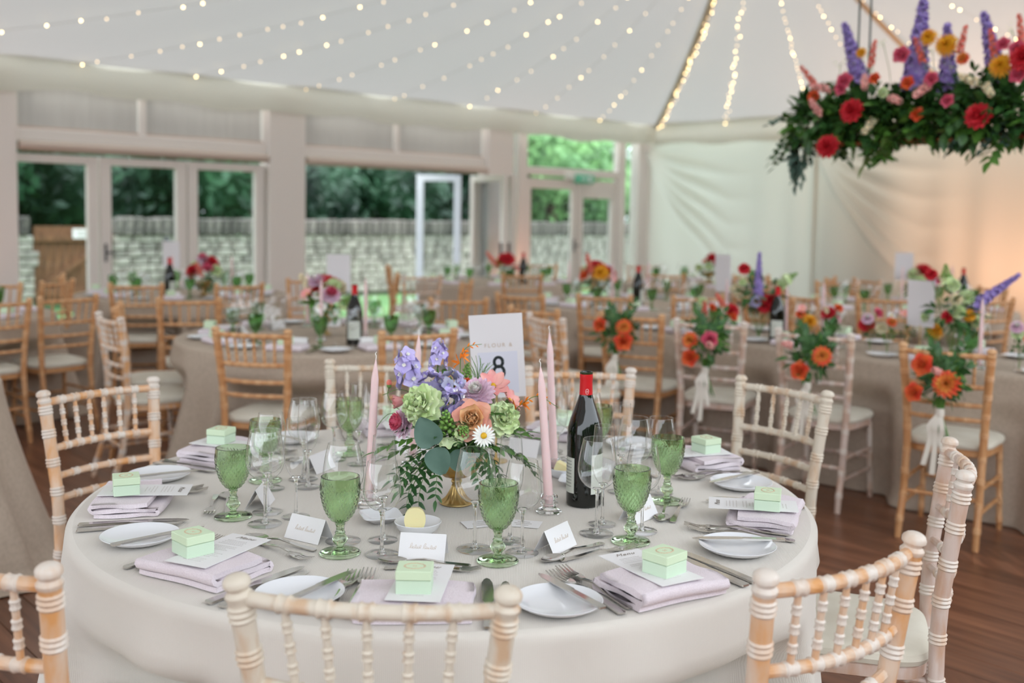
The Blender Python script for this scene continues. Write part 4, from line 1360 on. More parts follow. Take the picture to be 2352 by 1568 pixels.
def snap_green():
    g = G()
    rnd = random.Random(3)
    g.tube([(0, 0, -.03), (0, 0, .06)], .0025, 5, mis=[2])
    for k in range(30):
        t = k / 30; a = k * 2.4; rr = .012 * (1 - t) + .003
        z = .012 + .05 * t; q = .0065 * (1 - .6 * t)
        g.M = Matrix.Translation((math.cos(a) * rr, math.sin(a) * rr, z)) @ to_dir((math.cos(a), math.sin(a), .8))
        g.lathe([(0, -q), (q * .7, -q * .5), (q * .75, q * .4), (0, q * 1.3)], 6, mis=[1] * 3)
    for k in range(7):
        a = k * .9; g.M = Matrix.Translation((math.cos(a) * .016, math.sin(a) * .016, .004)) @ to_dir((math.cos(a), math.sin(a), .1), k)
        for j in range(5): petal(g, .017, .015, R(35), 2 * PI * j / 5, .001, 0, .1, .12, nu=2, nv=3, seed=k + j, mi=0)
    g.M = Matrix()
    return g.mesh('flower_spike', [PM['lime'], LIMEG, STEM], ang=180)
FL['green_snapdragon'] = snap_green()

def leaf_shape(g, L_, W_, M_, fold=.25, bend=.2, nv=4, mi=0, tip=.75):
    old = g.M; g.M = old @ M_
    def fn(u, v):
        x = u * 2 - 1
        w = W_ * .5 * math.sin(PI * min(1, .04 + .94 * v ** tip)) ** .85
        return (x * w, L_ * v, fold * abs(x) * w - bend * L_ * v * v)
    g.grid(fn, 2, nv, mi=mi)
    g.M = old
def sprig(n, ln, lL, lW, m, droop=.4, seed=0, name='leaf_sprig', terminal=True, curve=.0):
    """pinnate sprig along +y"""
    rnd = random.Random(seed)
    g = G()
    pts = [Vector((curve * math.sin(2.2 * t / 8) * ln, ln * t / 8 * (1 - .15 * droop * t / 8), -droop * ln * (t / 8) ** 2)) for t in range(9)]
    g.tube(pts, [.0014 - .0009 * t / 8 for t in range(9)], 5, mis=[1] * 8)
    for k in range(n):
        f = (k + 1.2) / (n + 1) * 8; i = min(int(f), 7)
        p = pts[i].lerp(pts[i + 1], f - i)
        d = (pts[i + 1] - pts[i]).normalized()
        for sg in (-1, 1):
            q = lL * rnd.uniform(.85, 1.1) * (1 - .25 * abs(k / n - .45))
            Mx = Matrix.Translation(p) @ Matrix.Rotation(sg * R(-58 + rnd.uniform(-10, 10)), 4, 'Z') @ Matrix.Rotation(rnd.uniform(-.35, .2) - .2 * droop, 4, 'X') @ Matrix.Rotation(rnd.uniform(-.5, .5), 4, 'Y')
            leaf_shape(g, q, lW, Mx)
    if terminal: leaf_shape(g, lL * 1.1, lW, Matrix.Translation(pts[-1]) @ Matrix.Rotation(-droop * .6, 4, 'X'))
    return g.mesh(name, [m, STEM], ang=180)
SPR = [sprig(6, .125, .032, .0125, GL, .45, 1), sprig(7, .145, .030, .0115, GL, .7, 2, curve=.15), sprig(5, .09, .030, .012, GL, .3, 3), sprig(6, .11, .036, .014, GL2, .3, 4, curve=-.15)]
SPRB = [sprig(5, .20, .075, .045, GL, .35, 11), sprig(6, .24, .06, .034, GL, .6, 12, curve=.2), sprig(4, .18, .09, .055, GL2, .4, 13), sprig(5, .2, .06, .05, EUC, .6, 14)]
def round_leaf(L_, W_, m, name='eucalyptus_leaf'):
    g = G()
    def fn(u, v):
        x = u * 2 - 1
        w = W_ * .5 * math.sin(PI * min(1, .05 + .93 * v ** .72)) ** .55
        return (x * w, L_ * v, .12 * x * x * W_ - .08 * L_ * math.sin(PI * v) * 0 - .22 * L_ * v * v)
    g.grid(fn, 8, 10)
    me = g.mesh(name, m, ang=180); return me
EL = round_leaf(.058, .054, EUC)
def ball_foliage(n, rad, lL, lW, m, seed, squash=.8, name='foliage', core=True, lo=-1.0):
    rnd = random.Random(seed); g = G()
    for _ in range(n):
        d = Vector((rnd.gauss(0, 1), rnd.gauss(0, 1), rnd.gauss(0, .8)))
        d.normalize()
        if d.z < lo: d.z = -d.z
        p = Vector((d.x, d.y, d.z * squash)) * rad * rnd.uniform(.45, 1)
        q = (d + Vector((rnd.uniform(-.9, .9), rnd.uniform(-.9, .9), rnd.uniform(-.6, .6)))).normalized()
        leaf_shape(g, lL * rnd.uniform(.6, 1.2), lW * rnd.uniform(.7, 1.1), Matrix.Translation(p) @ q.to_track_quat('Y', 'Z').to_matrix().to_4x4() @ Matrix.Rotation(rnd.uniform(-.8, .8), 4, 'Y'), nv=3)
    return g.mesh(name, m, ang=180)

def stem_to(g, a, b, r=.0016):
    a, b = Vector(a), Vector(b)
    m_ = a.lerp(b, .5) + Vector((0, 0, .01))
    g.tube(smooth_path([a, m_, b], 6), r, 5)

def arrangement(name, label, loc, blooms, fol, group=None, vase=None, rz=0, base=(0, 0, 0), stems=True, sc=1):
    """blooms: (kind, partname, (x,y,z), dir, scale)"""
    r = thing(name, label, 'flowers', loc, rz, group)
    if sc != 1: r.scale = (sc,) * 3
    if fol: 
        for (me, l_, s_) in fol: ob('foliage', me, r, l_, (0, 0, random.uniform(0, 6)), s_, kind='stuff')
    g = G()
    for (k, pn, p, d, s_) in blooms:
        o = ob(pn, FL[k], r, p, to_dir(d, random.uniform(0, 6)).to_euler(), s_)
        if stems: stem_to(g, base, Vector(p) - Vector(d).normalized() * .008)
    if stems: ob('stems', g.mesh('stems', STEM), r, kind='stuff')
    return r
BF = [ball_foliage(60, .085, .05, .024, GL, 1), ball_foliage(50, .08, .055, .028, GL2, 2), ball_foliage(70, .10, .055, .026, GL, 3)]

# small bunch used on the guest tables
def table_flowers(x, y, where, seed, kinds, s_=1.0, z=.757, urn=True):
    rnd = random.Random(seed)
    u = build(URN_BG, 'footed_bowl', 'small gold footed bowl on %s' % where, 'bowl', (x, y, z))
    bl = []
    n = len(kinds)
    for i, k in enumerate(kinds):
        a = i * 2.4 + seed; rr = .105 * math.sqrt((i + .5) / n)
        px, py = rr * math.cos(a), rr * math.sin(a) * .8
        pz = .13 + .10 * (1 - (rr / .105) ** 2) + rnd.uniform(-.02, .03)
        bl.append((k, k if 'snap' not in k else 'snapdragon_spike', (px, py, pz), (px * 6, py * 6 - .35, .7), rnd.uniform(1.0, 1.3)))
    return arrangement('flower_arrangement', 'round mixed flower arrangement on ' + where, (x, y, z + .02), bl, [(BF[seed % 3], (0, 0, .12), 1.15)], stems=True, base=(0, 0, .06), sc=s_)
def urn_meshes(n, nm='urn'):
    fl_ = lambda a, i, k: (.0022 * math.sin(14 * a + i * .5)) if 3 <= i <= 7 else (.0012 * math.sin(14 * a + i * .35) if 12 <= i <= 17 else 0)
    bowl = [(0, .066), (.018, .067), (.034, .072), (.052, .086), (.0635, .104), (.067, .118), (.066, .124), (.0685, .130), (.0685, .134), (.064, .135), (.060, .125), (.05, .09), (0, .08)]
    foot = [(0, 0), (.040, 0), (.0425, .003), (.041, .006), (.035, .009), (.027, .016), (.019, .028), (.013, .042), (.010, .052), (.0135, .056), (.0135, .061), (.009, .064), (.012, .068), (0, .069)]
    g = G(); g.lathe(bowl, n, lambda a, i, k: .0010 * math.sin(12 * a) if 2 <= i <= 4 else 0); b = g.mesh('bowl', M['gold'], ang=60)
    g = G(); g.lathe(foot, n, lambda a, i, k: (.0020 * math.sin(16 * a + i * .8) * (1 if i < 7 else .5)) if 4 <= i <= 8 else 0); f = g.mesh('foot', M['gold'], ang=60)
    return [('bowl', b), ('foot', f)]
URN = urn_meshes(96); URN_BG = urn_meshes(20)
FGC = [('front5', -.209, 1.565, -5, 'whitewashed chiavari chair with its back to the camera at the bottom centre'),
       ('orange6', .575, 1.75, 34, 'orange-streaked limewashed chair at the lower right, beside the cream seat'),
       ('pink6', 1.095, 2.52, 72, 'pinkish limewashed chair seen edge-on at the right end of the foreground table'),
       ('white5', .945, 3.59, 124, 'whitewashed chair at the back right of the foreground table, beyond the mint boxes'),
       ('orange6', .26, 3.90, 178, 'golden limed chair directly behind the wine bottle'),
       ('white6', -.51, 3.99, 176, 'whitewashed chair directly behind the centrepiece flowers and left candle'),
       ('orange6', -1.33, 3.35, -127, 'orange limewashed chair at the left of the foreground table'),
       ('orange6', -.905, 1.70, -24, 'limewashed chair cut off by the lower left corner')]
nat = 'natural wood chiavari chair '
CHS = [('nat6', -1.27, 5.06, -14, nat + 'back-on, left of the two in front of the nearer left table'), ('nat6', -.46, 5.12, 28, nat + 'back-on, right of the two in front of the nearer left table'),
 ('nat5', -2.13, 6.84, 14, nat + 'between the two left round tables'), ('nat5', -2.95, 8.14, 10, nat + 'back-on at the near side of the table by the folding doors'), ('nat5', -2.18, 8.30, 38, nat + 'at the right of the table by the folding doors'),
 ('limebg', -2.18, 5.62, -52, 'limewashed chair turned away at the left, nearest the orange foreground chair'), ('nat5', -2.38, 6.28, -72, nat + 'with a grey-ivory seat behind the limewashed one'),
 ('nat5', -3.66, 8.35, 78, nat + 'far left, second from the glass doors'), ('nat5', -3.93, 9.08, -68, nat + 'far left against the timber gate'), ('nat5', -2.93, 6.85, 52, nat + 'turned towards the table at the left frame edge'),
 ('nat5', -3.98, 7.95, 195, nat + 'on the far side of the table at the left frame edge'), ('nat5', -3.20, 6.44, 46, nat + 'cut by the left frame edge'),
 ('nat5', .69, 7.72, -8, nat + 'back-on left of the first bouquet chair'), ('nat5', -.37, 7.20, 6, nat + 'back-on just left above the number 8 card'), ('nat5', .06, 7.68, -30, nat + 'above the number 8 card'), ('nat5', .14, 6.52, -42, nat + 'curved back behind the number 8 card'), ('limebg', .20, 5.98, -62, 'limewashed chair turned right between number card and right candles'),
 ('limebg', -.86, 9.95, 30, 'pale chair in front of the open white door leaf'), ('nat5', -.40, 9.1, 80, nat + 'facing left below the open white door leaf'), ('nat5', -1.76, 9.06, 185, nat + 'behind the pink candles on the nearer left table'), ('nat5', -1.12, 10.06, 95, nat + 'edge-on in the open doorway'),
 ('nat5', 1.40, 7.80, 10, nat + 'beyond the left end of the long table'), ('nat5', 1.92, 7.75, -38, nat + 'behind the upright purple spike'), ('nat5', 2.85, 7.93, -14, nat + 'back-on left of the tall number cards at right'), ('nat5', 3.12, 9.95, 172, nat + 'facing the camera at the right-hand far table'), ('nat5', 3.72, 7.95, 30, nat + 'back-on near the right frame edge'),
 ('nat5', 3.28, 10.7, 60, nat + 'in the gap under the swagged drape'), ('nat5', 3.55, 10.4, 110, nat + 'partly hidden beside the one under the swagged drape'), ('nat5', 2.55, 10.0, 100, nat + 'behind the pair of pink tapers on the long table'), ('nat5', 2.25, 8.05, -70, nat + 'just behind the long table between the tapers'),
 ('nat5', 1.62, 10.95, -20, nat + 'by the farthest round table, left'), ('nat5', 2.5, 10.85, 15, nat + 'by the farthest round table, right'), ('limebg', 1.62, 12.9, 185, 'pale chair against the white end of the drapes'), ('nat5', .9, 12.2, 60, nat + 'far away beyond the orange flowers'), ('nat5', .10, 10.45, 0, nat + 'back-on at the far table by the doorway'), ('nat5', -1.38, 11.6, -80, nat + 'left of the far table by the doorway'),
 ('nat5', .35, 12.75, 170, nat + 'beyond the far table by the doorway'), ('nat5', 4.35, 9.4, 100, nat + 'at the right of the right-hand far table')]
bq = [('nat6', .72, 6.22, -28, 'natural wood chair carrying the leftmost hanging bouquet', [('orange_rose', -.055, .04, 1), ('amber_ball', .06, .035, 1.1), ('orange_rose', .06, -.03, 1.25)]),
      ('pink6', 1.12, 5.84, -26, 'whitewashed chair carrying the second bouquet from the left', [('amber_ball', -.055, .02, 1.05), ('pink_rose', .03, .03, 1), ('orange_rose', -.05, -.055, 1.15), ('snap_pink', .035, .0, .8)]),
      ('pink6', 1.57, 5.36, -38, 'whitewashed chair carrying the third bouquet from the left', [('amber_ball', .075, .02, 1.1), ('orange_rose', -.01, -.045, 1.1), ('snap_pink', -.05, .05, .7)]),
      ('nat6', 2.01, 4.77, -36, 'wood chair carrying the rightmost bouquet at the long table', [('orange_rose', -.05, .06, 1.15), ('amber_ball', .03, .0, 1.35), ('orange_rose', -.075, -.04, 1.0), ('snap_pink', .0, .04, .7)])]
CHP = [(c_[1], c_[2], R(c_[3])) for c_ in FGC + CHS] + [(c_[1], c_[2], R(c_[3])) for c_ in bq]
def seat_push(x, y, z):
    """cloth gives way where a chair seat is pushed against it"""
    if z > .64: return x, y
    zf = min(1, (.64 - z) / .14); zf = zf * zf * (3 - 2 * zf)
    for cx, cy_, a in CHP:
        if abs(cx - x) > .6 or abs(cy_ - y) > .6: continue
        dx, dy = x - cx, y - cy_
        lx = dx * math.cos(a) + dy * math.sin(a); ly = -dx * math.sin(a) + dy * math.cos(a)
        if abs(lx) < .34 and -.25 < ly < .47:
            k = min(1, (.34 - abs(lx)) / .11); k = k * k * (3 - 2 * k)
            m_ = (.47 - ly) * k * zf
            x += -math.sin(a) * m_; y += math.cos(a) * m_
    return x, y
# ================================================================== foreground table
C1 = Vector((-.156, 2.695, 0))
TZ = .7562
table(C1.x, C1.y, .915, 'foreground', M['cloth'], 5, uv=True, n=420, flare=.10,
      clabel='pale woven linen cloth over the big round table in the foreground')

# chairs round it
for c_ in FGC: chair(*c_)

SET = {'front centre': (-91, 0), 'front left': (-125, 1), 'left': (-166, 0), 'back left': (152, 1), 'back centre-left': (107, 0), 'back centre-right': (66, 1), 'back right': (27, 0), 'right': (-15, 1), 'front right': (-55, 0)}
NAPROT = {'front centre': 0, 'front left': 4, 'left': -3, 'back left': 5, 'back right': -6, 'right': -8, 'front right': -3}
random.seed(11)
def frame_at(ang, rad=.80):
    a = R(ang)
    o = Vector((C1.x + rad * math.cos(a), C1.y + rad * math.sin(a), TZ))
    f = Vector((-math.cos(a), -math.sin(a), 0)); r_ = Vector((f.y, -f.x, 0))
    return o, f, r_, a + PI / 2
for idx, (nm, (ang, v)) in enumerate(SET.items()):
    o, f, r_, rz = frame_at(ang)
    at = lambda x, y, z=0: o + r_ * x + f * y + Vector((0, 0, z))
    S_ = 'at the %s setting' % nm
    back = idx in (4, 5)
    nr = R(NAPROT.get(nm, 0))
    dx, dy = ((0, -.012), (-.008, .018), (-.028, .012), (0, 0), (0, 0), (0, 0), (0, -.01), (.008, -.008), (-.03, -.035))[idx]
    ob('napkin', NAP[idx % 3], None, at(dx, dy), (0, 0, rz + nr), label='folded blush pink napkin %s' % S_, cat='napkin', group='blush napkins on the foreground table')
    mc = ob('menu_card', None, None, at(dx + (.008, .008, .012, 0, 0, 0, -.01, -.02, .0)[idx], dy + .03, .0415), (R(-1.0), 0, rz + nr + R((-3, 8, -2, 3, 0, 2, -8, 12, -2)[idx])), label='white printed menu card on the napkin %s' % S_, cat='menu', group='menus on the foreground table')
    ob('card', MENU, mc)
    ob('menu_lines', MLINES, mc, (0, 0, .0002)); ob('heading', MSCRIPT, mc, (0, .084, .0012))
    build(FBOX, 'favour_box', 'mint green lidded favour box with a gold wreath %s' % S_, 'box', at(dx + (0, -.018, .034, 0, 0, 0, -.02, -.044, 0)[idx], dy + (-.012, -.016, -.014, 0, 0, 0, -.01, -.005, -.012)[idx], .0425), rz + nr + R((1, -14, 12, 8, 3, 0, 10, 7, 12)[idx]), 'mint favour boxes on the foreground table')
    px_, py_ = ((-.222, .02), (-.286, .062), (-.29, .05), (-.27, .045), (-.262, .04), (-.262, .04), (-.262, .045), (-.26, .045), (-.25, .005))[idx]
    ob('side_plate', PLATE, None, at(px_, py_), (0, 0, rz), label='white side plate left of the napkin %s' % S_, cat='plate', group='white side plates on the foreground table')
    kt = R((-30, -14, 14, -10, 0, 0, 12, 16, -2)[idx])
    kx, ky = ((-.190, .04), (-.235, .07), (-.26, .05), (-.24, .04), (-.23, .04), (-.23, .04), (-.23, .04), (-.23, .04), (-.208, .02))[idx]
    build(KNIFE, 'butter_knife', 'steel knife resting across the side plate %s' % S_, 'knife', at(kx, ky, .0165), 0, 'cutlery on the foreground table', rot=(0, 0, rz + kt))
    for q, x in enumerate((-.148, -.116)):
        build(FORK, 'dinner_fork', '%s steel fork left of the napkin %s' % (('outer', 'inner')[q], S_), 'fork', at(x + dx * .5, .045 + dy * .4 + .012 * q, .001), rz + R(random.uniform(-7, 3)), 'cutlery on the foreground table', sc=1.2)
    build(KNIFE, 'dinner_knife', 'steel dinner knife right of the napkin %s' % S_, 'knife', at(.134, .02 + dy * .4, .001), rz + R(random.uniform(-3, 4)), 'cutlery on the foreground table', sc=1.18)
    build(KNIFE, 'starter_knife', 'outer steel knife right of the dinner knife %s' % S_, 'knife', at(.166, .015 + dy * .4, .001), rz + R(random.uniform(-2, 4)), 'cutlery on the foreground table', sc=1.1)
    build(SPOON, 'dessert_spoon', 'steel dessert spoon laid crosswise above the napkin %s' % S_, 'spoon', at((-.01, -.03, 0, 0, 0, 0, 0, 0, -.03)[idx], .236, .001), rz + R((84, 97, 92, 88, 90, 90, 88, 92, 100)[idx]), 'cutlery on the foreground table')
    build(FORK, 'dessert_fork', 'steel dessert fork laid crosswise below the spoon %s' % S_, 'fork', at(.012, .200, .001), rz - R(90 + random.uniform(-6, 8)), 'cutlery on the foreground table')
    # place card
    pcx, pcy = ((-.016, .190), (-.01, .205), (.02, .215), (-.02, .25), (0, .2), (0, .2), (0, .22), (-.07, .19), (-.04, .188))[idx]
    pc = ob('place_card', None, None, at(pcx, pcy + .10), (0, 0, rz + R((-5, 4, -14, 6, 0, 0, 6, -24, 22)[idx])), label='folded white name card above the napkin %s' % S_, cat='name card', group='name cards on the foreground table')
    ob('card', PCARD, pc)
    ob('name_script', PSC[idx % 4], pc, (0, -.0149, .0235), (R(62), 0, 0))
    # glasses
    gx, gy = ((.144, .165), (.12, .171), (.116, .152), (.152, .205), (.19, .189), (.17, .16), (.153, .15), (.10, .142), (.132, .133))[idx]
    gz = build(GOB, 'goblet', 'green pressed-glass goblet with diamond pattern %s' % S_, 'goblet', at(gx, gy + .10), rz, 'green goblets on the foreground table')
    w1 = ((.091, .241), (.066, .236), (.19, .225), (.155, .262), (.214, .262), (.0, .22), (.14, .262), (.122, .213), (.103, .22))[idx]
    w2 = ((.195, .223), (.196, .22), (.091, .232), (.09, .30), (.136, .24), (-.06, .20), (.21, .20), (.176, .17), (.206, .178))[idx]
    w3 = ((.167, .304), (.132, .295), (.154, .282), (.20, .305), (.17, .31), (.07, .25), (.16, .33), (.155, .272), (.163, .270))[idx]
    if idx in (3, 4, 5, 6): w1, w2, w3 = (gx - .066, gy + .078), (gx + .056, gy + .068), (gx - .006, gy + .142)
    if idx == 7: w1 = (.055, .222)
    if idx == 2: w3 = (.146, .298)
    w1, w2, w3 = ((a_, b_ + .10) for a_, b_ in (w1, w2, w3))
    build(WL, 'wine_glass', 'large clear wine glass beside the goblet %s' % S_, 'wine glass', at(*w1), rz, 'clear glasses on the foreground table')
    build(WS, 'wine_glass', 'smaller clear wine glass beside the goblet %s' % S_, 'wine glass', at(*w2), rz, 'clear glasses on the foreground table')
    build(FLU, 'champagne_flute', 'clear champagne flute behind the wine glasses %s' % S_, 'champagne flute', at(*w3), rz, 'clear glasses on the foreground table')

# centre of the table
build(URN, 'gold_urn', 'gold fluted footed urn holding the centrepiece flowers', 'urn', (-.133, 2.60, TZ))
cands = [((.100, 2.535), 'shorter pink taper candle leaning beside the taller one at right', .345, (-.068, -.004)),
         ((.128, 2.93), 'tall pink taper candle behind the right-hand one', .385, (-.045, .0)),
         ((-.350, 2.56), 'pink taper candle left of the centrepiece flowers', .352, (.038, 0)),
         ((-.285, 3.03), 'pink taper candle behind the purple delphiniums', .36, (.035, 0))]
for i, ((x, y), lb, h, (lx, ly)) in enumerate(cands):
    ob('candle_holder', HOLD, None, (x, y, TZ), label='faceted glass holder under the ' + lb, cat='candle holder')
    build(candle_mesh(h), 'taper_candle', lb, 'candle', (x, y, TZ + .0195), rot=(ly, lx * 1.15, 0))
build(BOT, 'wine_bottle', 'dark red-wine bottle with red foil on the foreground table', 'wine bottle', (.192, 2.615, TZ), R(0))
number_card('table_number', 'white table number card with a black 8 behind the centrepiece flowers', (-.040, 3.06, TZ), R(2), True, .442, tilt=-4)
# butter dishes
g = G(); g.lathe([(0, .003), (.03, .002), (.032, 0), (.034, 0), (.048, .012), (.0545, .026), (.053, .027), (.045, .0145), (.03, .006), (0, .006)], 48); DISH = g.mesh('round_dish', M['white_china'])
g = G()
secs = [(.020, 0), (.022, 0), (.048, .018), (.047, .0195), (.020, .004)]
vs, fs = [], []
for r0, z in secs:
    for k in range(32):
        a = 2 * PI * k / 32; c, s_ = math.cos(a), math.sin(a); e = .35
        vs.append((math.copysign(abs(c) ** e, c) * r0, math.copysign(abs(s_) ** e, s_) * r0, z))
for i in range(len(secs) - 1):
    for k in range(32): fs.append([i * 32 + k, i * 32 + (k + 1) % 32, (i + 1) * 32 + (k + 1) % 32, (i + 1) * 32 + k])
fs.append(list(range(32))[::-1]); fs.append([4 * 32 + k for k in range(32)])
g.add(vs, fs); SQD = g.mesh('square_dish', M['white_china'])
ob('butter_dish', DISH, None, (-.208, 2.352, TZ), label='round white dish holding the butter roundel in front of the urn', cat='dish')
g = G()
def bt(u, v):
    a = 2 * PI * u; w = .0245; h = .0275
    return (w * math.copysign(abs(math.cos(a)) ** .8, math.cos(a)) , -.009 + .018 * v, h * math.sin(a) + (0 if math.sin(a) > -.7 else 0))
g.grid(bt, 40, 3, closed=True)
g.f.append(list(range(40))); g.m.append(0); g.f.append([3 * 40 + k for k in range(40)][::-1]); g.m.append(0)
BUT = g.mesh('butter', M['butter'], ang=40)
ob('butter', BUT, None, (-.215, 2.352, TZ + .030), (R(-6), 0, R(4)), label='pale yellow butter roundel standing on edge in a white dish', cat='butter')
ob('square_dish', SQD, None, (-.303, 2.432, TZ), (0, 0, R(18)), label='small empty square white dish left of the butter', cat='dish')
ob('butter_dish', DISH, None, (.155, 2.90, TZ), label='round white dish with a butter wedge behind the wine bottle', cat='dish')
g = G(); g.box((0, 0, .012), (.05, .022, .03), .003); ob('butter_wedge', g.mesh('butter_wedge', M['butter'], smooth=False), None, (.150, 2.89, TZ + .012), (0, R(22), R(-20)), label='yellow butter wedge in the dish behind the wine bottle', cat='butter')
ob('square_dish', SQD, None, (.185, 2.80, TZ), (0, 0, R(-10)), label='small square white dish between bottle and candle', cat='dish')
for k, (x, y, a) in enumerate(((-.065, 2.425, 20), (.035, 2.43, -12))):
    c = ob('notelet', None, None, (x, y, TZ + .001), (0, 0, R(a)), label=('left', 'right')[k] + ' flat white card lying behind the front goblet', cat='card')
    g = G(); g.box((0, 0, 0), (.085, .055, .0008)); ob('card', g.mesh('card', M['paper'], smooth=False), c)
    g = G()
    for q in range(3): g.box((0, .012 - .012 * q, .0006), (.03 + .012 * (q % 2), .002, .0003))
    ob('print', g.mesh('print', M['ink2'], smooth=False), c)

# centrepiece flowers (world positions)
base = Vector((-.133, 2.60, TZ + .13))
CB = [('carnation', 'lime_carnation', (-.212, 2.52, 1.020), (-.45, -1, .55), 1.15), ('carnation', 'lime_carnation', (-.020, 2.54, .985), (.35, -1, .45), .98),
      ('rose', 'peach_rose', (-.093, 2.505, .990), (0, -1, .35), .95), ('ball_dahlia', 'ball_dahlia', (-.080, 2.585, 1.038), (-.25, -1, .75), .88),
      ('pink_dahlia', 'pink_dahlia', (-.258, 2.55, .970), (-.9, -.6, .25), .80),
      ('delphinium_top', 'delphinium', (-.252, 2.63, 1.055), (-.25, -.2, 1), 1.15), ('delphinium_low', 'delphinium', (-.200, 2.62, 1.055), (0, -.9, .5), 1.0),
      ('delphinium_top', 'delphinium', (-.188, 2.66, 1.100), (.1, -.1, 1), .8), ('delphinium_low', 'delphinium', (-.140, 2.545, 1.020), (.1, -1, .4), 1.15), ('delphinium_low', 'delphinium', (-.125, 2.57, 1.000), (.4, -1, .0), .9),
      ('delphinium_pale', 'pale_delphinium', (-.140, 2.61, 1.045), (-.2, -.7, .8), 1.1),
      ('daisy', 'daisy', (-.062, 2.455, .962), (.1, -1, .15), .72), ('daisy', 'daisy', (-.172, 2.68, 1.085), (.15, .5, .9), .9),
      ('cosmos', 'cosmos', (-.045, 2.655, 1.048), (.15, -.75, .8), 1.02), ('cosmos', 'cosmos', (-.004, 2.69, 1.005), (.7, -.2, .6), .9), ('cosmos_closed', 'cosmos_bud', (-.270, 2.63, 1.012), (-1, -.3, -.1), .95),
      ('green_snapdragon', 'green_snapdragon', (-.146, 2.505, .950), (-.15, -.55, 1), 1.05), ('green_snapdragon', 'green_snapdragon', (-.118, 2.68, 1.045), (.1, 0, 1), .8), ('orange_rose', 'peach_rose', (-.112, 2.66, 1.040), (0, -.4, 1), .7),
      ('green_snapdragon', 'green_snapdragon', (-.115, 2.47, .965), (.4, -1, .6), .55)]
cp = arrangement('flower_arrangement', 'bright centrepiece of carnations, dahlia, rose and delphiniums in the gold urn', base,
                 [(k, pn, Vector(p) - base, d, s_ * 1.22) for k, pn, p, d, s_ in CB], [(ball_foliage(260, .088, .040, .016, GL, 9), (0, -.005, .06), 1.0)], base=(0, 0, -.02))
def add_sprig(par, me, p, yaw, pitch_, s_=1, roll_=0, nm='leaf_sprig'):
    o = ob(nm, me, par, p); o.scale = (s_,) * 3
    o.rotation_euler = (Matrix.Rotation(yaw, 4, 'Z') @ Matrix.Rotation(pitch_, 4, 'X') @ Matrix.Rotation(roll_, 4, 'Y')).to_euler()
    return o
for (x, y, z, yw, pt, s_, k) in ((-.05, -.05, .01, 150, -15, 1.0, 1), (-.06, -.04, .02, 125, -5, 1.0, 0), (-.05, -.06, -.005, 160, -30, .9, 1), (-.07, -.02, .03, 100, 0, .95, 3), (-.04, -.07, .0, 175, -35, .8, 0), (-.06, -.03, .0, 115, -20, .95, 0), (-.05, -.06, .0, 140, -28, 1.1, 1),
                                 (.05, -.03, .03, -95, 5, 1.05, 0), (.05, -.04, .03, -120, -10, 1.0, 1), (.06, 0, .05, -75, 15, 1.1, 3), (.05, -.05, .0, -130, -30, .9, 2), (.06, -.02, .02, -105, -25, 1.1, 1), (.04, -.05, .06, -100, 25, .8, 0),
                                 (-.03, -.09, .07, 170, 20, .7, 2), (.0, -.09, .06, -170, 10, .6, 2), (.045, -.06, .10, -140, 30, .75, 3), (-.02, -.07, .09, -150, 30, .7, 0), (.02, .05, .06, -20, 20, 1.2, 3), (.07, -.06, .03, -80, -5, 1.1, 3), (.08, -.04, .06, -90, 10, 1.0, 3), (.06, -.07, .01, -115, -25, 1.0, 1), (-.09, -.06, .05, 95, 0, 1.0, 3), (.03, -.10, .02, -150, -20, .8, 0), (.10, -.02, .03, -85, -15, 1.0, 0), (-.08, -.08, .02, 140, -20, .9, 0), (-.04, .06, .05, 30, 15, 1.2, 0), (-.09, -.04, .08, 120, 5, .6, 2)):
    add_sprig(cp, SPR[k], (x, y, z), R(yw), R(pt), s_)
for (x, y, z, d, up_, s_) in ((-.048, -.150, .052, (-.5, -.25, 1), (0, -1, .1), 1.25), (-.046, -.155, .046, (.35, -.15, -1), (0, -1, .2), 1.15), (.000, -.100, .030, (.3, .1, -1), (.3, -1, .1), 1.0)):
    yv = Vector(d).normalized(); zv = (Vector(up_) - yv * yv.dot(Vector(up_))).normalized(); xv = yv.cross(zv)
    m_ = Matrix(((xv.x, yv.x, zv.x), (xv.y, yv.y, zv.y), (xv.z, yv.z, zv.z)))
    ob('eucalyptus_leaf', EL, cp, (x, y, z), m_.to_euler(), s_)
def crocosmia(par, pts, nb, seed):
    g = G(); p = smooth_path(pts, 18); g.tube(p, [.0016 - .0009 * i / 18 for i in range(19)], 6, mis=[0] * 18)
    rnd = random.Random(seed)
    for k in range(nb):
        i = 8 + int(10 * k / nb); q = p[min(i, 18)]
        t = (p[min(i + 1, 18)] - p[max(i - 1, 0)]).normalized()
        d = (t + Vector((0, 0, .9 * (-1) ** k))).normalized()
        s_ = .011 * (1 - .5 * k / nb)
        g.M = Matrix.Translation(q) @ to_dir(d)
        g.lathe([(0, 0), (s_ * .22, s_ * .4), (s_ * .27, s_ * 1.1), (0, s_ * 1.7)], 7, mis=[1] * 3)
        g.M = Matrix()
    for q, d in ((p[7], Vector((-.8, -.3, .2))), (p[9], Vector((.9, -.3, .1)))):
        g.M = Matrix.Translation(q) @ to_dir(d)
        for j in range(6): petal(g, .024, .0075, R(52 if j % 2 else 40), 2 * PI * j / 6, .002, .002, .25, 0, nu=2, nv=3, seed=j, mi=1)
        g.M = Matrix()
    ob('crocosmia_stem', g.mesh('crocosmia_stem', [STEM, PM['croc']]), par)
b_ = base
crocosmia(cp, [Vector(p) - b_ for p in ((-.132, 2.64, 1.02), (-.130, 2.65, 1.08), (-.128, 2.66, 1.125), (-.110, 2.66, 1.150), (-.075, 2.655, 1.157))], 8, 1)
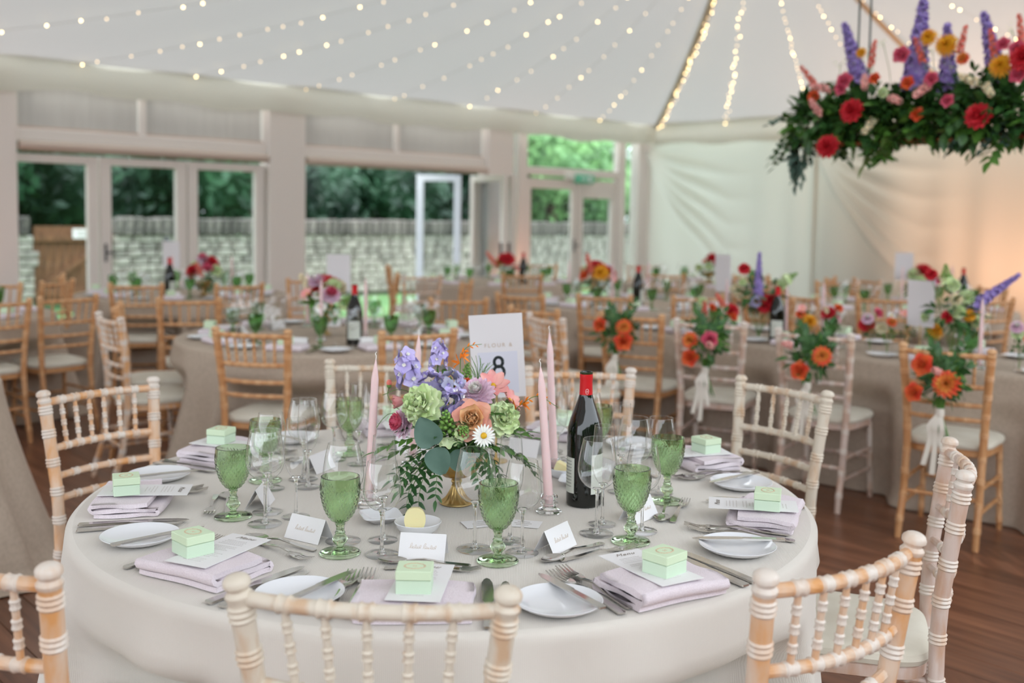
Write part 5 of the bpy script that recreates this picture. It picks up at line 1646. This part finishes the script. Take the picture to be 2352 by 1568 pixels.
crocosmia(cp, [Vector(p) - b_ for p in ((-.02, 2.62, .965), (.005, 2.62, .985), (.030, 2.62, 1.010), (.070, 2.60, 1.034), (.120, 2.58, 1.010))], 8, 2)
for pts, bud in (([(-.24, 2.62, .985), (-.29, 2.64, .99), (-.315, 2.65, 1.02), (-.312, 2.65, 1.043)], True), ([(-.24, 2.62, .96), (-.30, 2.6, .985), (-.335, 2.58, .95), (-.345, 2.57, .91)], False), ([(-.2, 2.66, 1.0), (-.28, 2.66, 1.035), (-.33, 2.66, 1.02)], False)):
    g = G(); g.tube(smooth_path([Vector(p) - b_ for p in pts], 10), .0009, 5)
    if bud:
        q = Vector(pts[-1]) - b_; g.M = Matrix.Translation(q); g.lathe([(0, -.004), (.006, 0), (.006, .006), (.003, .010)], 8, mis=[0] * 3); g.lathe([(.005, .004), (.0075, .010), (.005, .018), (0, .020)], 8, mis=[1] * 3)
    ob('tendril', g.mesh('tendril', [STEM, PM['coral']]), cp)
g = G(); rnd = random.Random(4)
for k in range(22):
    a = Vector((-.085, 2.67, 1.04)) - b_ + Vector((0, 0, .003 * k * .5)); d = Vector((rnd.uniform(-.5, .8), rnd.uniform(-.3, .3), 1)).normalized()
    g.tube(smooth_path([a, a + d * .03, a + d * .055 + Vector((.012 * rnd.uniform(-1, 1), 0, 0))], 4), .0006, 4)
g.tube([Vector((-.09, 2.66, 1.0)) - b_, Vector((-.085, 2.67, 1.07)) - b_], .002, 5)
ob('fennel_fronds', g.mesh('fennel_fronds', STEM), cp, kind='stuff')

# ================================================================== background tables
BGT = [  # cx, cy, name, seed
 (-1.07, 6.22, 'the round table behind the centrepiece, left', 1), (-2.95, 9.30, 'the far round table by the folding doors', 2), (-4.10, 7.05, 'the round table at the left frame edge', 3),
 (-3.02, 4.05, 'the round table cropped by the lower left edge', 4), (1.05, 8.95, 'the round table behind the first bouquet chair', 5), (-.15, 11.7, 'the far round table by the open doorway', 6), (3.40, 9.0, 'the round table behind the number card on the long table', 7), (2.2, 11.9, 'the farthest round table by the corner', 8)]
for cx, cy_, nm, sd in BGT:
    table(cx, cy_, .90, nm, M['cloth_bg'], sd, n=200, flare=.16 if sd != 4 else .20, clabel='shade-darkened linen cloth on ' + nm)
random.seed(21)
POSW = {8: ['near', 'near right', 'right', 'far right', 'far', 'far left', 'left', 'near left'],
        9: ['near', 'near right', 'right', 'far right', 'far centre-right', 'far centre-left', 'far left', 'left', 'near left']}
def bg_setting(cx, cy_, ang, nm, pw_, rad=.72, full=True, gl=2):
    a = R(ang); f = Vector((-math.cos(a), -math.sin(a), 0)); r_ = Vector((f.y, -f.x, 0))
    o = Vector((cx, cy_, TZ)) - f * rad
    rz = a + PI / 2
    at = lambda x, y, z=0: o + r_ * x + f * y + Vector((0, 0, z))
    w_ = ', %s setting, %s' % (pw_, SHORT[nm])
    ob('napkin', NAP_BG, None, at(0, 0), (0, 0, rz), label='folded pale napkin' + w_, cat='napkin', group='napkins on ' + nm)
    ob('favour_box', FBOX_BG, None, at(0, -.02, .035), (0, 0, rz), label='mint green box on its napkin' + w_, cat='box', group='mint boxes on ' + nm)
    ob('goblet', G_BG, None, at(.13, .15), (0, 0, rz), label='green stemmed goblet' + w_, cat='goblet', group='green goblets on ' + nm)
    for k in range(gl):
        ob('wine_glass', W_BG, None, at(.08 + .11 * k, .23 - .02 * k), (0, 0, rz), label='clear wine glass, %s' % ('inner', 'outer', 'outermost')[k] + w_, cat='wine glass', group='clear glasses on ' + nm)
    if full:
        ob('side_plate', PLATE_BG, None, at(-.25, 0), (0, 0, rz), label='white side plate' + w_, cat='plate', group='side plates on ' + nm)
        ob('table_knife', CUT_BG['knife'], None, at(.15, -.01, .001), (0, 0, rz), label='steel table knife' + w_, cat='knife', group='knives on ' + nm)
        ob('place_card', PCARD, None, at(0, .17), (0, 0, rz), label='folded white name card' + w_, cat='name card', group='name cards on ' + nm)
SHORT = {n_: s2 for (_, _, n_, _), s2 in zip(BGT, ('table behind the centrepiece', 'table by the folding doors', 'table at left frame edge', 'corner table', 'table behind first bouquet chair', 'far table by open doorway', 'right-hand far table', 'farthest corner table'))}
for cx, cy_, nm, sd in BGT:
    n = 9 if sd in (1,) else 8
    off = {1: -100, 2: -80, 3: -10, 5: -95, 6: -90, 7: -110, 8: -90}.get(sd)
    if sd == 4: continue
    for k in range(n):
        kk = int(round(((off + 360 / n * k + 90) % 360) / (360 / n))) % n
        bg_setting(cx, cy_, off + 360 / n * k, nm, POSW[n][kk], full=sd in (1, 5, 2), gl=3 if sd in (1,) else 2)
CNB = candle_mesh(.34)
def bg_candle(x, y, where, h=TZ):
    ob('candle_holder', HOLD, None, (x, y, h), label='glass holder under the ' + where, cat='candle holder')
    build([('taper', CNB[0][1])], 'taper_candle', where, 'candle', (x, y, h + .0195))
table_flowers(-1.13, 6.25, 'the round table behind the centrepiece, left', 1, ['red_dahlia', 'ball_dahlia', 'carnation', 'red_dahlia', 'daisy', 'cream_carnation', 'snap_cream', 'pink_dahlia', 'carnation', 'cosmos', 'green_snapdragon', 'orange_rose', 'daisy'], 1.25)
for (x, y, w) in ((-1.10, 5.98, 'pink taper before the red flowers on the nearer left table'), (-.86, 6.10, 'pink taper right of the wine bottle on the nearer left table'), (-1.32, 6.70, 'pink taper behind the red flowers on the nearer left table')): bg_candle(x, y, w)
build(BOT_BG, 'wine_bottle', 'red-topped wine bottle beside the flowers on the nearer left round table', 'wine bottle', (-.88, 5.80, TZ), R(-60))
number_card('table_number', 'tall blush number card behind the red flowers on the nearer left table', (-1.17, 7.0, TZ), 0, None, .46)
table_flowers(-2.68, 9.02, 'the far round table by the folding doors', 2, ['pink_dahlia', 'ball_dahlia', 'red_dahlia', 'carnation', 'pink_rose', 'orange_rose', 'red_dahlia', 'carnation', 'cosmos', 'snap_red'], 1.15)
for (x, y, w) in ((-2.95, 9.02, 'pink taper left of the flowers by the folding doors'), (-2.47, 9.15, 'pink taper right of the flowers by the folding doors')): bg_candle(x, y, w)
build(BOT_BG, 'wine_bottle', 'dark bottle left of the flowers on the table by the folding doors', 'wine bottle', (-2.92, 8.85, TZ), 0)
number_card('table_number', 'blush number card on the table by the folding doors', (-3.20, 9.75, TZ), 0, None, .45)
table_flowers(.76, 9.15, 'the round table behind the first bouquet chair', 3, ['red_dahlia', 'orange_rose', 'pink_dahlia', 'snap_red', 'red_dahlia', 'carnation', 'yellow_dahlia', 'purple' if False else 'delphinium_top', 'orange_rose', 'cosmos'], 1.25)
for (x, y, w) in ((.50, 9.15, 'pink taper left of the orange flowers behind the first bouquet chair'), (.87, 9.0, 'pink taper right of the orange flowers behind the first bouquet chair'), (1.22, 9.3, 'pink taper beside the dark bottle right of the orange flowers')): bg_candle(x, y, w)
build(BOT_BG, 'wine_bottle', 'dark bottle with red neck above the first bouquet chair', 'wine bottle', (1.06, 8.72, TZ), 0)
table_flowers(-.07, 11.3, 'the far round table by the open doorway', 4, ['red_dahlia', 'orange_rose', 'yellow_dahlia', 'red_dahlia', 'orange_rose', 'snap_red', 'orange_rose'], 1.2)
build(BOT_BG, 'wine_bottle', 'dark bottle beside the far red and orange flowers', 'wine bottle', (.12, 11.5, TZ), 0)
table_flowers(3.62, 9.2, 'the round table behind the number card on the long table', 5, ['red_dahlia', 'pink_rose', 'carnation', 'ball_dahlia', 'orange_rose', 'carnation', 'red_dahlia'], 1.2)
for (x, y, w) in ((3.42, 9.1, 'pink taper left of the white card on the right-hand far table'), (3.98, 9.4, 'pink taper right of the white card on the right-hand far table')): bg_candle(x, y, w)
number_card('table_number', 'white number card on the right-hand far round table', (3.58, 9.5, TZ), R(-15), None, .46)
build(BOT_BG, 'wine_bottle', 'red-topped bottle behind the leaning purple spike', 'wine bottle', (4.02, 9.25, TZ), 0)
table_flowers(2.25, 11.9, 'the farthest round table by the corner', 6, ['red_dahlia', 'orange_rose', 'carnation', 'pink_rose', 'carnation'], 1.1)

# long top table
LD = Vector((.68, -.733, 0)); LN = Vector((.733, .68, 0)); LA = Vector((.70, 6.88, 0))
LW, LL, LR = .82, 4.6, math.atan2(-.733, .68)
tt = thing('long_table', 'long banquet table hidden under the shade-darkened top-table cloth', 'table', LA + LD * LL / 2 + LN * LW / 2, LR)
g = G(); g.box((0, 0, .735), (LL - .02, LW - .02, .03), .004); ob('tabletop', g.mesh('tabletop', bark, smooth=False), tt)
for x in (-1.9, -.6, .6, 1.9):
    for y in (-.3, .3):
        g = G(); g.tube([(0, 0, 0), (0, 0, .72)], .02, 8); ob('leg', g.mesh('leg', M['steel']), tt, (x, y, 0))
g = G()
per = 2 * (LL + LW)
def rect_pt(u, off):
    s_ = u * per
    rr = .05
    if s_ < LL: x, y, nx, ny = -LL / 2 + s_, -LW / 2, 0, -1
    elif s_ < LL + LW: x, y, nx, ny = LL / 2, -LW / 2 + s_ - LL, 1, 0
    elif s_ < 2 * LL + LW: x, y, nx, ny = LL / 2 - (s_ - LL - LW), LW / 2, 0, 1
    else: x, y, nx, ny = -LL / 2, LW / 2 - (s_ - 2 * LL - LW), -1, 0
    return x + nx * off, y + ny * off
LC = LA + LD * LL / 2 + LN * LW / 2
def lskirt(u, v):
    if v < .06:
        b = v / .06 * PI / 2; x, y = rect_pt(u, .012 * math.sin(b)); return (x, y, .755 - .012 * (1 - math.cos(b)))
    w = (v - .06) / .94
    s_ = u * per
    off = .012 + .02 * w + .015 * w * math.sin(s_ * 6.5 + 1.6 * math.sin(s_ * 1.7)) + .012 * w * math.sin(s_ * 15) * w
    if w > .9: off += .05 * (w - .9) / .1
    x, y = rect_pt(u, off)
    z = .743 - .738 * w
    c, q = math.cos(LR), math.sin(LR)
    X, Y = LC.x + x * c - y * q, LC.y + x * q + y * c
    X, Y = seat_push(X, Y, z)
    X -= LC.x; Y -= LC.y
    return (X * c + Y * q, -X * q + Y * c, z)
g.grid(lskirt, 440, 26, closed=True)
g.box((0, 0, .7545), (LL, LW, .001))
ob('tablecloth', g.mesh('tablecloth', M['cloth_bg'], ang=180), None, LA + LD * LL / 2 + LN * LW / 2, (0, 0, LR), label='shade-darkened linen cloth falling to the floor along the long top table', cat='tablecloth')
def lt(s_, v, z=0):
    p = LA + LD * s_ + LN * v; return Vector((p.x, p.y, TZ + z))
for k in range(5):
    s_ = .42 + .82 * k
    nm = 'the long top table, camera side'
    for (nm, v, fl_) in (('near side of long table', .13, 0), ('far side of long table', .70, PI)):
        sg = 1 if fl_ == 0 else -1
        e_ = ', %s from its left end' % ordw[k]
        ob('napkin', NAP_BG, None, lt(s_, v), (0, 0, LR + fl_), label='folded pale napkin on ' + nm + e_, cat='napkin', group='napkins on ' + nm)
        ob('menu_card', MENU, None, lt(s_ + .02 * sg, v, .036), (0, 0, LR + fl_ + .15), label='white menu on a napkin on ' + nm + e_, cat='menu', group='menus on ' + nm)
        ob('favour_box', FBOX_BG, None, lt(s_ - .02 * sg, v - .0, .038), (0, 0, LR + fl_), label='mint green favour box on ' + nm + e_, cat='box', group='mint boxes on ' + nm)
        ob('goblet', G_BG, None, lt(s_ + .17 * sg, v + .15 * sg), label='green stemmed goblet on ' + nm + e_, cat='goblet', group='green goblets on ' + nm)
        for q in range(2): ob('wine_glass', W_BG, None, lt(s_ + (.09 + .12 * q) * sg, v + (.21 - .02 * q) * sg), label=('inner', 'outer')[q] + ' clear wine glass, ' + nm + e_, cat='wine glass', group='clear glasses on ' + nm)
        ob('side_plate', PLATE_BG, None, lt(s_ - .25 * sg, v), label='white side plate on ' + nm + e_, cat='plate', group='side plates on ' + nm)
VA = {}
def vase(r, h, n=20):
    g = G(); g.lathe([(0, .002), (r, .002), (r * 1.03, .01), (r * .92, h * .5), (r * 1.05, h)], n); g.lathe([(r * .9, .012), (0, .012)], n)
    return g.mesh('glass_vase', M['thin'], ang=180)
VT, VS = vase(.052, .20), vase(.026, .10, 14)
def tall_arr(x, y, where, blooms, zb=.20):
    ob('glass_vase', VT, None, (x, y, TZ), label='tall clear glass vase on ' + where, cat='vase')
    return arrangement('flower_arrangement', where.replace('the long top table', 'tall loose flower arrangement on the long top table'), (x, y, TZ + .012), blooms, [(BF[2], (0, 0, .27), 1.3), (BF[0], (.03, 0, .20), .9)], base=(0, 0, .005))
tall_arr(1.52, 6.36, 'the long top table, upright purple spike', [
    ('delphinium', 'delphinium', (-.01, 0, .25), (0, 0, 1), .85), ('snap_cream', 'snapdragon_spike', (-.12, .0, .25), (-.7, -.2, .6), 1), ('red_dahlia', 'red_dahlia', (-.10, 0, .42), (-.2, -.7, .5), .7), ('red_dahlia', 'red_dahlia', (.045, -.06, .235), (.2, -.9, .2), .8), ('red_dahlia', 'red_dahlia', (.015, -.06, .20), (-.1, -.9, 0), .8),
    ('carnation', 'carnation', (.13, 0, .33), (.6, -.5, .5), 1), ('green_snapdragon', 'green_snapdragon', (.16, 0, .36), (.8, 0, .5), 1.3), ('cream_carnation', 'cream_carnation', (-.14, 0, .30), (-.6, -.6, .3), .9), ('carnation', 'carnation', (-.11, -.02, .34), (-.4, -.6, .5), .7), ('carnation', 'carnation', (.11, -.04, .22), (.6, -.6, 0), .8), ('delphinium_pale', 'pale_delphinium', (-.04, -.05, .22), (-.1, -.8, .2), 1.4)])
tall_arr(2.29, 5.36, 'the long top table, leaning purple spike', [
    ('delphinium', 'delphinium', (.08, 0, .28), (.85, 0, .62), .95), ('red_dahlia', 'red_dahlia', (-.12, .02, .45), (-.3, -.6, .6), .62), ('carnation', 'carnation', (-.02, -.02, .40), (-.2, -.7, .6), 1), ('carnation', 'carnation', (.05, -.02, .34), (.1, -.8, .5), 1.1), ('carnation', 'carnation', (-.01, -.06, .27), (0, -1, .1), 1.1), ('yellow_dahlia', 'yellow_dahlia', (.05, -.07, .25), (.1, -1, .1), .62), ('carnation', 'carnation', (.10, -.03, .22), (.5, -.8, 0), .9),
    ('red_dahlia', 'red_dahlia', (-.05, -.04, .24), (-.5, -.7, .1), .6), ('cream_carnation', 'peach_carnation', (-.02, -.06, .33), (-.2, -.9, .3), .9), ('green_snapdragon', 'green_snapdragon', (-.05, 0, .42), (-.1, -.1, 1), 1.5), ('snap_cream', 'snapdragon_spike', (.11, 0, .20), (.5, -.4, .5), 1), ('pink_rose', 'pink_rose', (-.08, 0, .42), (-.3, -.6, .6), .6)])
buds = [(1.205, 6.42, ['orange_rose', 'carnation', 'snap_red']), (1.30, 6.20, ['red_dahlia', 'snap_red', 'orange_rose']), (1.70, 6.02, ['orange_rose', 'cosmos', 'yellow_dahlia']), (1.90, 6.10, ['snap_cream', 'orange_rose', 'pink_rose', 'red_dahlia']), (2.02, 5.82, ['ball_dahlia', 'pink_rose', 'red_dahlia']),
        (2.06, 5.66, ['amber_ball', 'daisy', 'cream_carnation']), (2.20, 5.75, ['orange_rose', 'cosmos']), (2.28, 5.60, ['carnation', 'carnation', 'yellow_dahlia']), (2.52, 5.12, ['carnation', 'ball_dahlia', 'amber_ball']), (2.66, 5.05, ['ball_dahlia', 'snap_cream', 'carnation'])]
bw = ['nearest its left end', 'behind the second bouquet chair', 'left of the third bouquet chair', 'with salmon and red blooms', 'with a pink dahlia behind the third bouquet chair', 'with an amber bloom right of the third bouquet', 'with a single coral bloom', 'with lime carnations below the number card', 'right of the last bouquet chair', 'at the right frame edge']
for i, (x, y, ks) in enumerate(buds):
    ob('bud_vase', VS, None, (x, y, TZ), label='clear bud vase on the long table ' + bw[i], cat='vase')
    bl = [(k, k, (.035 * math.cos(j * 2.2 + i), .02 * math.sin(j * 2.2 + i), .14 + .035 * ((j + 1) % 3)), (.5 * math.cos(j * 2.2 + i), -.7, .6), .85) for j, k in enumerate(ks)]
    arrangement('flower_posy', 'small posy on the long table ' + bw[i], (x, y, TZ + .012), bl, [(BF[i % 2], (0, 0, .11), .5)], base=(0, 0, .005))
build(BOT_BG, 'wine_bottle', 'dark bottle standing right of the upright purple spike on the long table', 'wine bottle', (1.60, 6.24, TZ), R(-80))
for (x, y, w) in ((1.38, 6.66, 'pink taper left of the upright purple spike'), (1.69, 6.38, 'pink taper right of the upright purple spike'), (1.93, 6.42, 'pink taper above the third bouquet chair'), (2.37, 5.22, 'pink taper above the last bouquet chair')): bg_candle(x, y, w)
number_card('table_number', 'narrow white number card on a stem by the lime flowers on the long table', (2.22, 5.62, TZ), R(-52), None, .42)
number_card('table_number', 'blush number card seen edge-on left of the upright purple spike', (1.42, 6.98, TZ), R(-62), None, .50)

# ================================================================== background chairs
for k, x, y, rz, lb in CHS: chair(k, x, y, rz, lb)

# bouquet chairs
def bouquet(x, y, z, rz, label, kinds, seed):
    rnd = random.Random(seed)
    bl = []
    for i, (k, px, pz, s_) in enumerate(kinds): bl.append((k, k, (px, -.07, pz), (px * 4, -1, .25), s_))
    r = arrangement('chair_bouquet', label, (x, y, z), bl, [(BF[2], (0, -.015, 0), (.95, .5, 1.0)), (BF[1], (.02, -.02, .03), (.7, .45, .85))], rz=rz, base=(0, -.02, -.10), sc=1.3)
    for j, (a, s_) in enumerate(((70, .55), (20, .6), (-30, .55), (-75, .6), (110, .5), (-120, .5), (45, .5))):
        o = ob('leaf_sprig', SPRB[j % 2], r, (.03 * math.sin(R(a)) * -1, -.03, .02)); o.scale = (s_,) * 3
        o.rotation_euler = (Matrix.Rotation(R(a), 4, 'Y') @ Matrix.Rotation(PI / 2, 4, 'X')).to_euler()
    g = G()
    for j in range(9): g.tube([(.004 * (j - 4), -.02, -.06), (.002 * (j - 4), -.02, -.12), (.005 * (j - 4) + .02, -.02 + .004 * (j % 3), -.20 - .012 * (j % 3))], .0022, 5)
    ob('stems', g.mesh('stems', GL2), r, kind='stuff')
    g = G()
    for sx, ln in ((-1, .19), (.45, .15), (-.3, .22)):
        pts = smooth_path([(0, -.03, -.11), (sx * .03, -.04, -.16), (sx * .025, -.035, -.2), (sx * .045, -.04, -.11 - ln)], 12)
        for i in range(12):
            a, b2 = pts[i], pts[i + 1]
            w_ = .009
            g.add([(a.x - w_, a.y, a.z), (a.x + w_, a.y + .003, a.z), (b2.x + w_, b2.y + .003, b2.z), (b2.x - w_, b2.y, b2.z)], [[0, 1, 2, 3]])
    g.lathe([(0, -.125), (.014, -.125), (.016, -.11), (.014, -.095), (0, -.095)], 12, c=(0, -.02))
    ob('ribbon', g.mesh('ribbon', M['ribbon']), r)
    return r
ords = ['leftmost', 'second', 'third', 'rightmost']
for i, (k, x, y, rz, lb, kinds) in enumerate(bq):
    chair(k, x, y, rz, lb)
    d = Vector((math.sin(R(rz)) * 1, -math.cos(R(rz)), 0)); rr = Vector((math.cos(R(rz)), math.sin(R(rz)), 0))
    p = Vector((x, y, 0)) + d * .045 + rr * ((-.07, 0, 0, 0)[i])
    bouquet(p.x, p.y, (.80, .79, .785, .765)[i], R(rz), '%s orange flower bouquet tied with ivory ribbon to a chair back' % ords[i], kinds, i)

# ================================================================== hanging flowers
GA = Vector((1.72, 6.3, 0)); GD = Vector((.68, -.733, 0)); GN = Vector((-.733, -.68, 0))
hg = thing('hanging_flower_bar', 'long hanging bar of mixed flowers and foliage above the top table', 'hanging flowers', (GA.x, GA.y, 2.0), math.atan2(-.733, .68))
GLEN = 2.3
g = G(); g.tube([(0, 0, -.06), (GLEN, 0, -.06)], .014, 8); g.tube([(0, .16, -.06), (GLEN, .16, -.06)], .014, 8); ob('copper_rail', g.mesh('copper_rail', mat('copper', lin(196, 120, 84), .4, .6)), hg)
for sx in (.345, .415, 1.95, 2.02):
    g = G(); g.tube([(0, .02, -.06), (0, .02, 2.1)], .006, 6); ob('rope', g.mesh('rope', mat('dark_rope', lin(86, 96, 94), .8)), hg, (sx, 0, 0))
gf = [ball_foliage(150, .20, .085, .055, GL, 31, .8), ball_foliage(120, .19, .085, .06, GL2, 32, .8), ball_foliage(130, .20, .10, .05, GL, 33, .85)]
for k in range(12):
    ob('foliage', gf[k % 3], hg, (.12 + .19 * k, .03 * (-1) ** k, .15 + .03 * math.sin(k * 1.7)), (0, 0, k * 2.1), (.72, .72, .75), kind='stuff')
for k in range(18):
    ob('foliage', gf[(k * 2) % 3 if k % 4 else 1], hg, (.08 + .128 * k, .02 * (-1) ** k, .055 + .03 * math.sin(k * 2.2)), (0, 0, k * 1.1), (1.0, 1.0, 1.0 + .12 * math.sin(k)), kind='stuff')
for j in range(46):
    rnd = random.Random(j + 100)
    s_ = rnd.uniform(-.02, GLEN)
    a = rnd.choice((-150, -120, -160, 150, 170, 120, -100, 60, -60, 100))
    o = add_sprig(hg, SPRB[rnd.choice((0, 1, 0, 2, 3))], (s_, rnd.uniform(-.12, .05), rnd.uniform(-.08, .12)), R(a), R(rnd.uniform(-50, 35)), rnd.uniform(.7, 1.0))
ob('foliage', ball_foliage(70, .10, .06, .04, EUC, 55), hg, (.03, -.05, -.12), (0, 0, 0), (.8, .8, 1.2), kind='stuff')
ob('foliage', ball_foliage(50, .09, .06, .045, GL2, 56), hg, (.52, -.03, -.13), (0, 0, 0), (1.0, .8, .7), kind='stuff')
for z_, yw in ((-.02, 80), (.0, 100), (-.05, 120), (-.08, 95)):
    add_sprig(hg, SPRB[3], (.02, -.05, z_), R(yw), R(-55), 1.0); add_sprig(hg, SPRB[1], (.03, -.02, z_ + .05), R(yw + 15), R(-10), .9)
def hung(k, t, z, off=-.20, d=(0, -1, .3), s_=1.0, pn=None):
    ob(pn or k, FL[k], hg, (t, off, z - 2.0), to_dir(d, random.uniform(0, 6)).to_euler(), s_)
for t, z in ((.45, 2.10), (.31, 1.91), (1.15, 2.03), (1.36, 2.30), (1.75, 2.0)): hung('red_dahlia', t, z, -.21, s_=1.22)
for k, t, z, s_ in (('yellow_dahlia', .96, 2.41, 1.1), ('yellow_dahlia', .86, 2.46, .85), ('yellow_dahlia', 1.24, 2.28, 1.1), ('orange_rose', .57, 2.27, .95), ('orange_rose', .20, 2.20, 1.1), ('orange_rose', .76, 2.23, 1.1), ('orange_rose', .82, 2.06, 1.1), ('amber_ball', 1.05, 2.33, 1.0),
      ('yellow_dahlia', .48, 2.42, .55), ('pink_rose', .39, 2.27, 1.35), ('pink_rose', .37, 2.23, 1.1), ('pink_rose', .72, 2.38, 1.35), ('pink_rose', .98, 2.12, 1.0), ('pink_rose', .89, 2.24, 1.1), ('pink_rose', 1.33, 2.22, 1.2), ('pink_rose', 1.32, 2.35, 1.2), ('pink_rose', 1.25, 2.38, 1.0), ('carnation', .62, 2.19, .8), ('orange_rose', 1.6, 2.3, 1.1), ('yellow_dahlia', 1.8, 2.35, 1.1)):
    hung(k, t, z, -.19, s_=s_)
for k, t, z, d in (('snap_red', .53, 2.34, (.25, -.2, 1)), ('snap_red', .19, 2.27, (-.6, -.2, .8)), ('snap_red', .83, 2.33, (-.3, -.2, 1)), ('snap_red', 1.33, 2.38, (-.1, -.1, 1)), ('snap_red', 1.02, 2.36, (.2, 0, 1)), ('snap_red', 1.2, 2.33, (-.2, 0, 1)),
                   ('snap_pink', .28, 2.24, (-.5, -.6, .1)), ('snap_pink', .50, 2.28, (.3, -.6, -.5)), ('snap_pink', .66, 2.16, (.8, -.6, -.3)), ('snap_pink', .86, 2.21, (-.3, -.7, -.5)), ('snap_cream', .56, 2.05, (-.2, -.6, -.7)), ('snap_cream', 1.16, 2.19, (.5, -.5, -.5)), ('snap_cream', 1.13, 2.2, (-.6, -.5, .3)), ('snap_pink', .23, 2.10, (-.2, -.6, .6))):
    hung(k, t, z, -.17, d, .95 if k == 'snap_red' else 1.2, 'snapdragon_spike')
for t, z, d, s_ in ((.40, 2.27, (-.32, 0, 1), 1.15), (.72, 2.22, (.02, .1, 1), 1.5), (.91, 2.18, (-.08, .05, 1), 1.15), (1.17, 2.22, (-.25, 0, 1), 1.15), (1.36, 2.25, (-.02, .1, 1), 1.0), (1.7, 2.2, (.1, 0, 1), 1.2)):
    hung('delphinium', t, z, -.04, d, (s_ * 1.3, s_ * 1.3, s_))
g = G(); rnd = random.Random(8)
for k in range(26):
    p = Vector((rnd.uniform(.2, 2.2), rnd.uniform(-.15, .1), .12)); q = p + Vector((rnd.uniform(-.08, .08), 0, rnd.uniform(.15, .38)))
    g.tube(smooth_path([p, (p + q) / 2 + Vector((.02, 0, 0)), q], 5), .0018, 4)
    for j in range(14):
        a = q + Vector((rnd.gauss(0, .02), rnd.gauss(0, .02), rnd.gauss(0, .014))); g.M = Matrix.Translation(a); g.lathe([(0, -.003), (.004, 0), (0, .004)], 5, mis=[1, 1]); g.M = Matrix()
ob('wispy_umbels', g.mesh('wispy_umbels', [STEM, PM['lime']]), hg, kind='stuff')
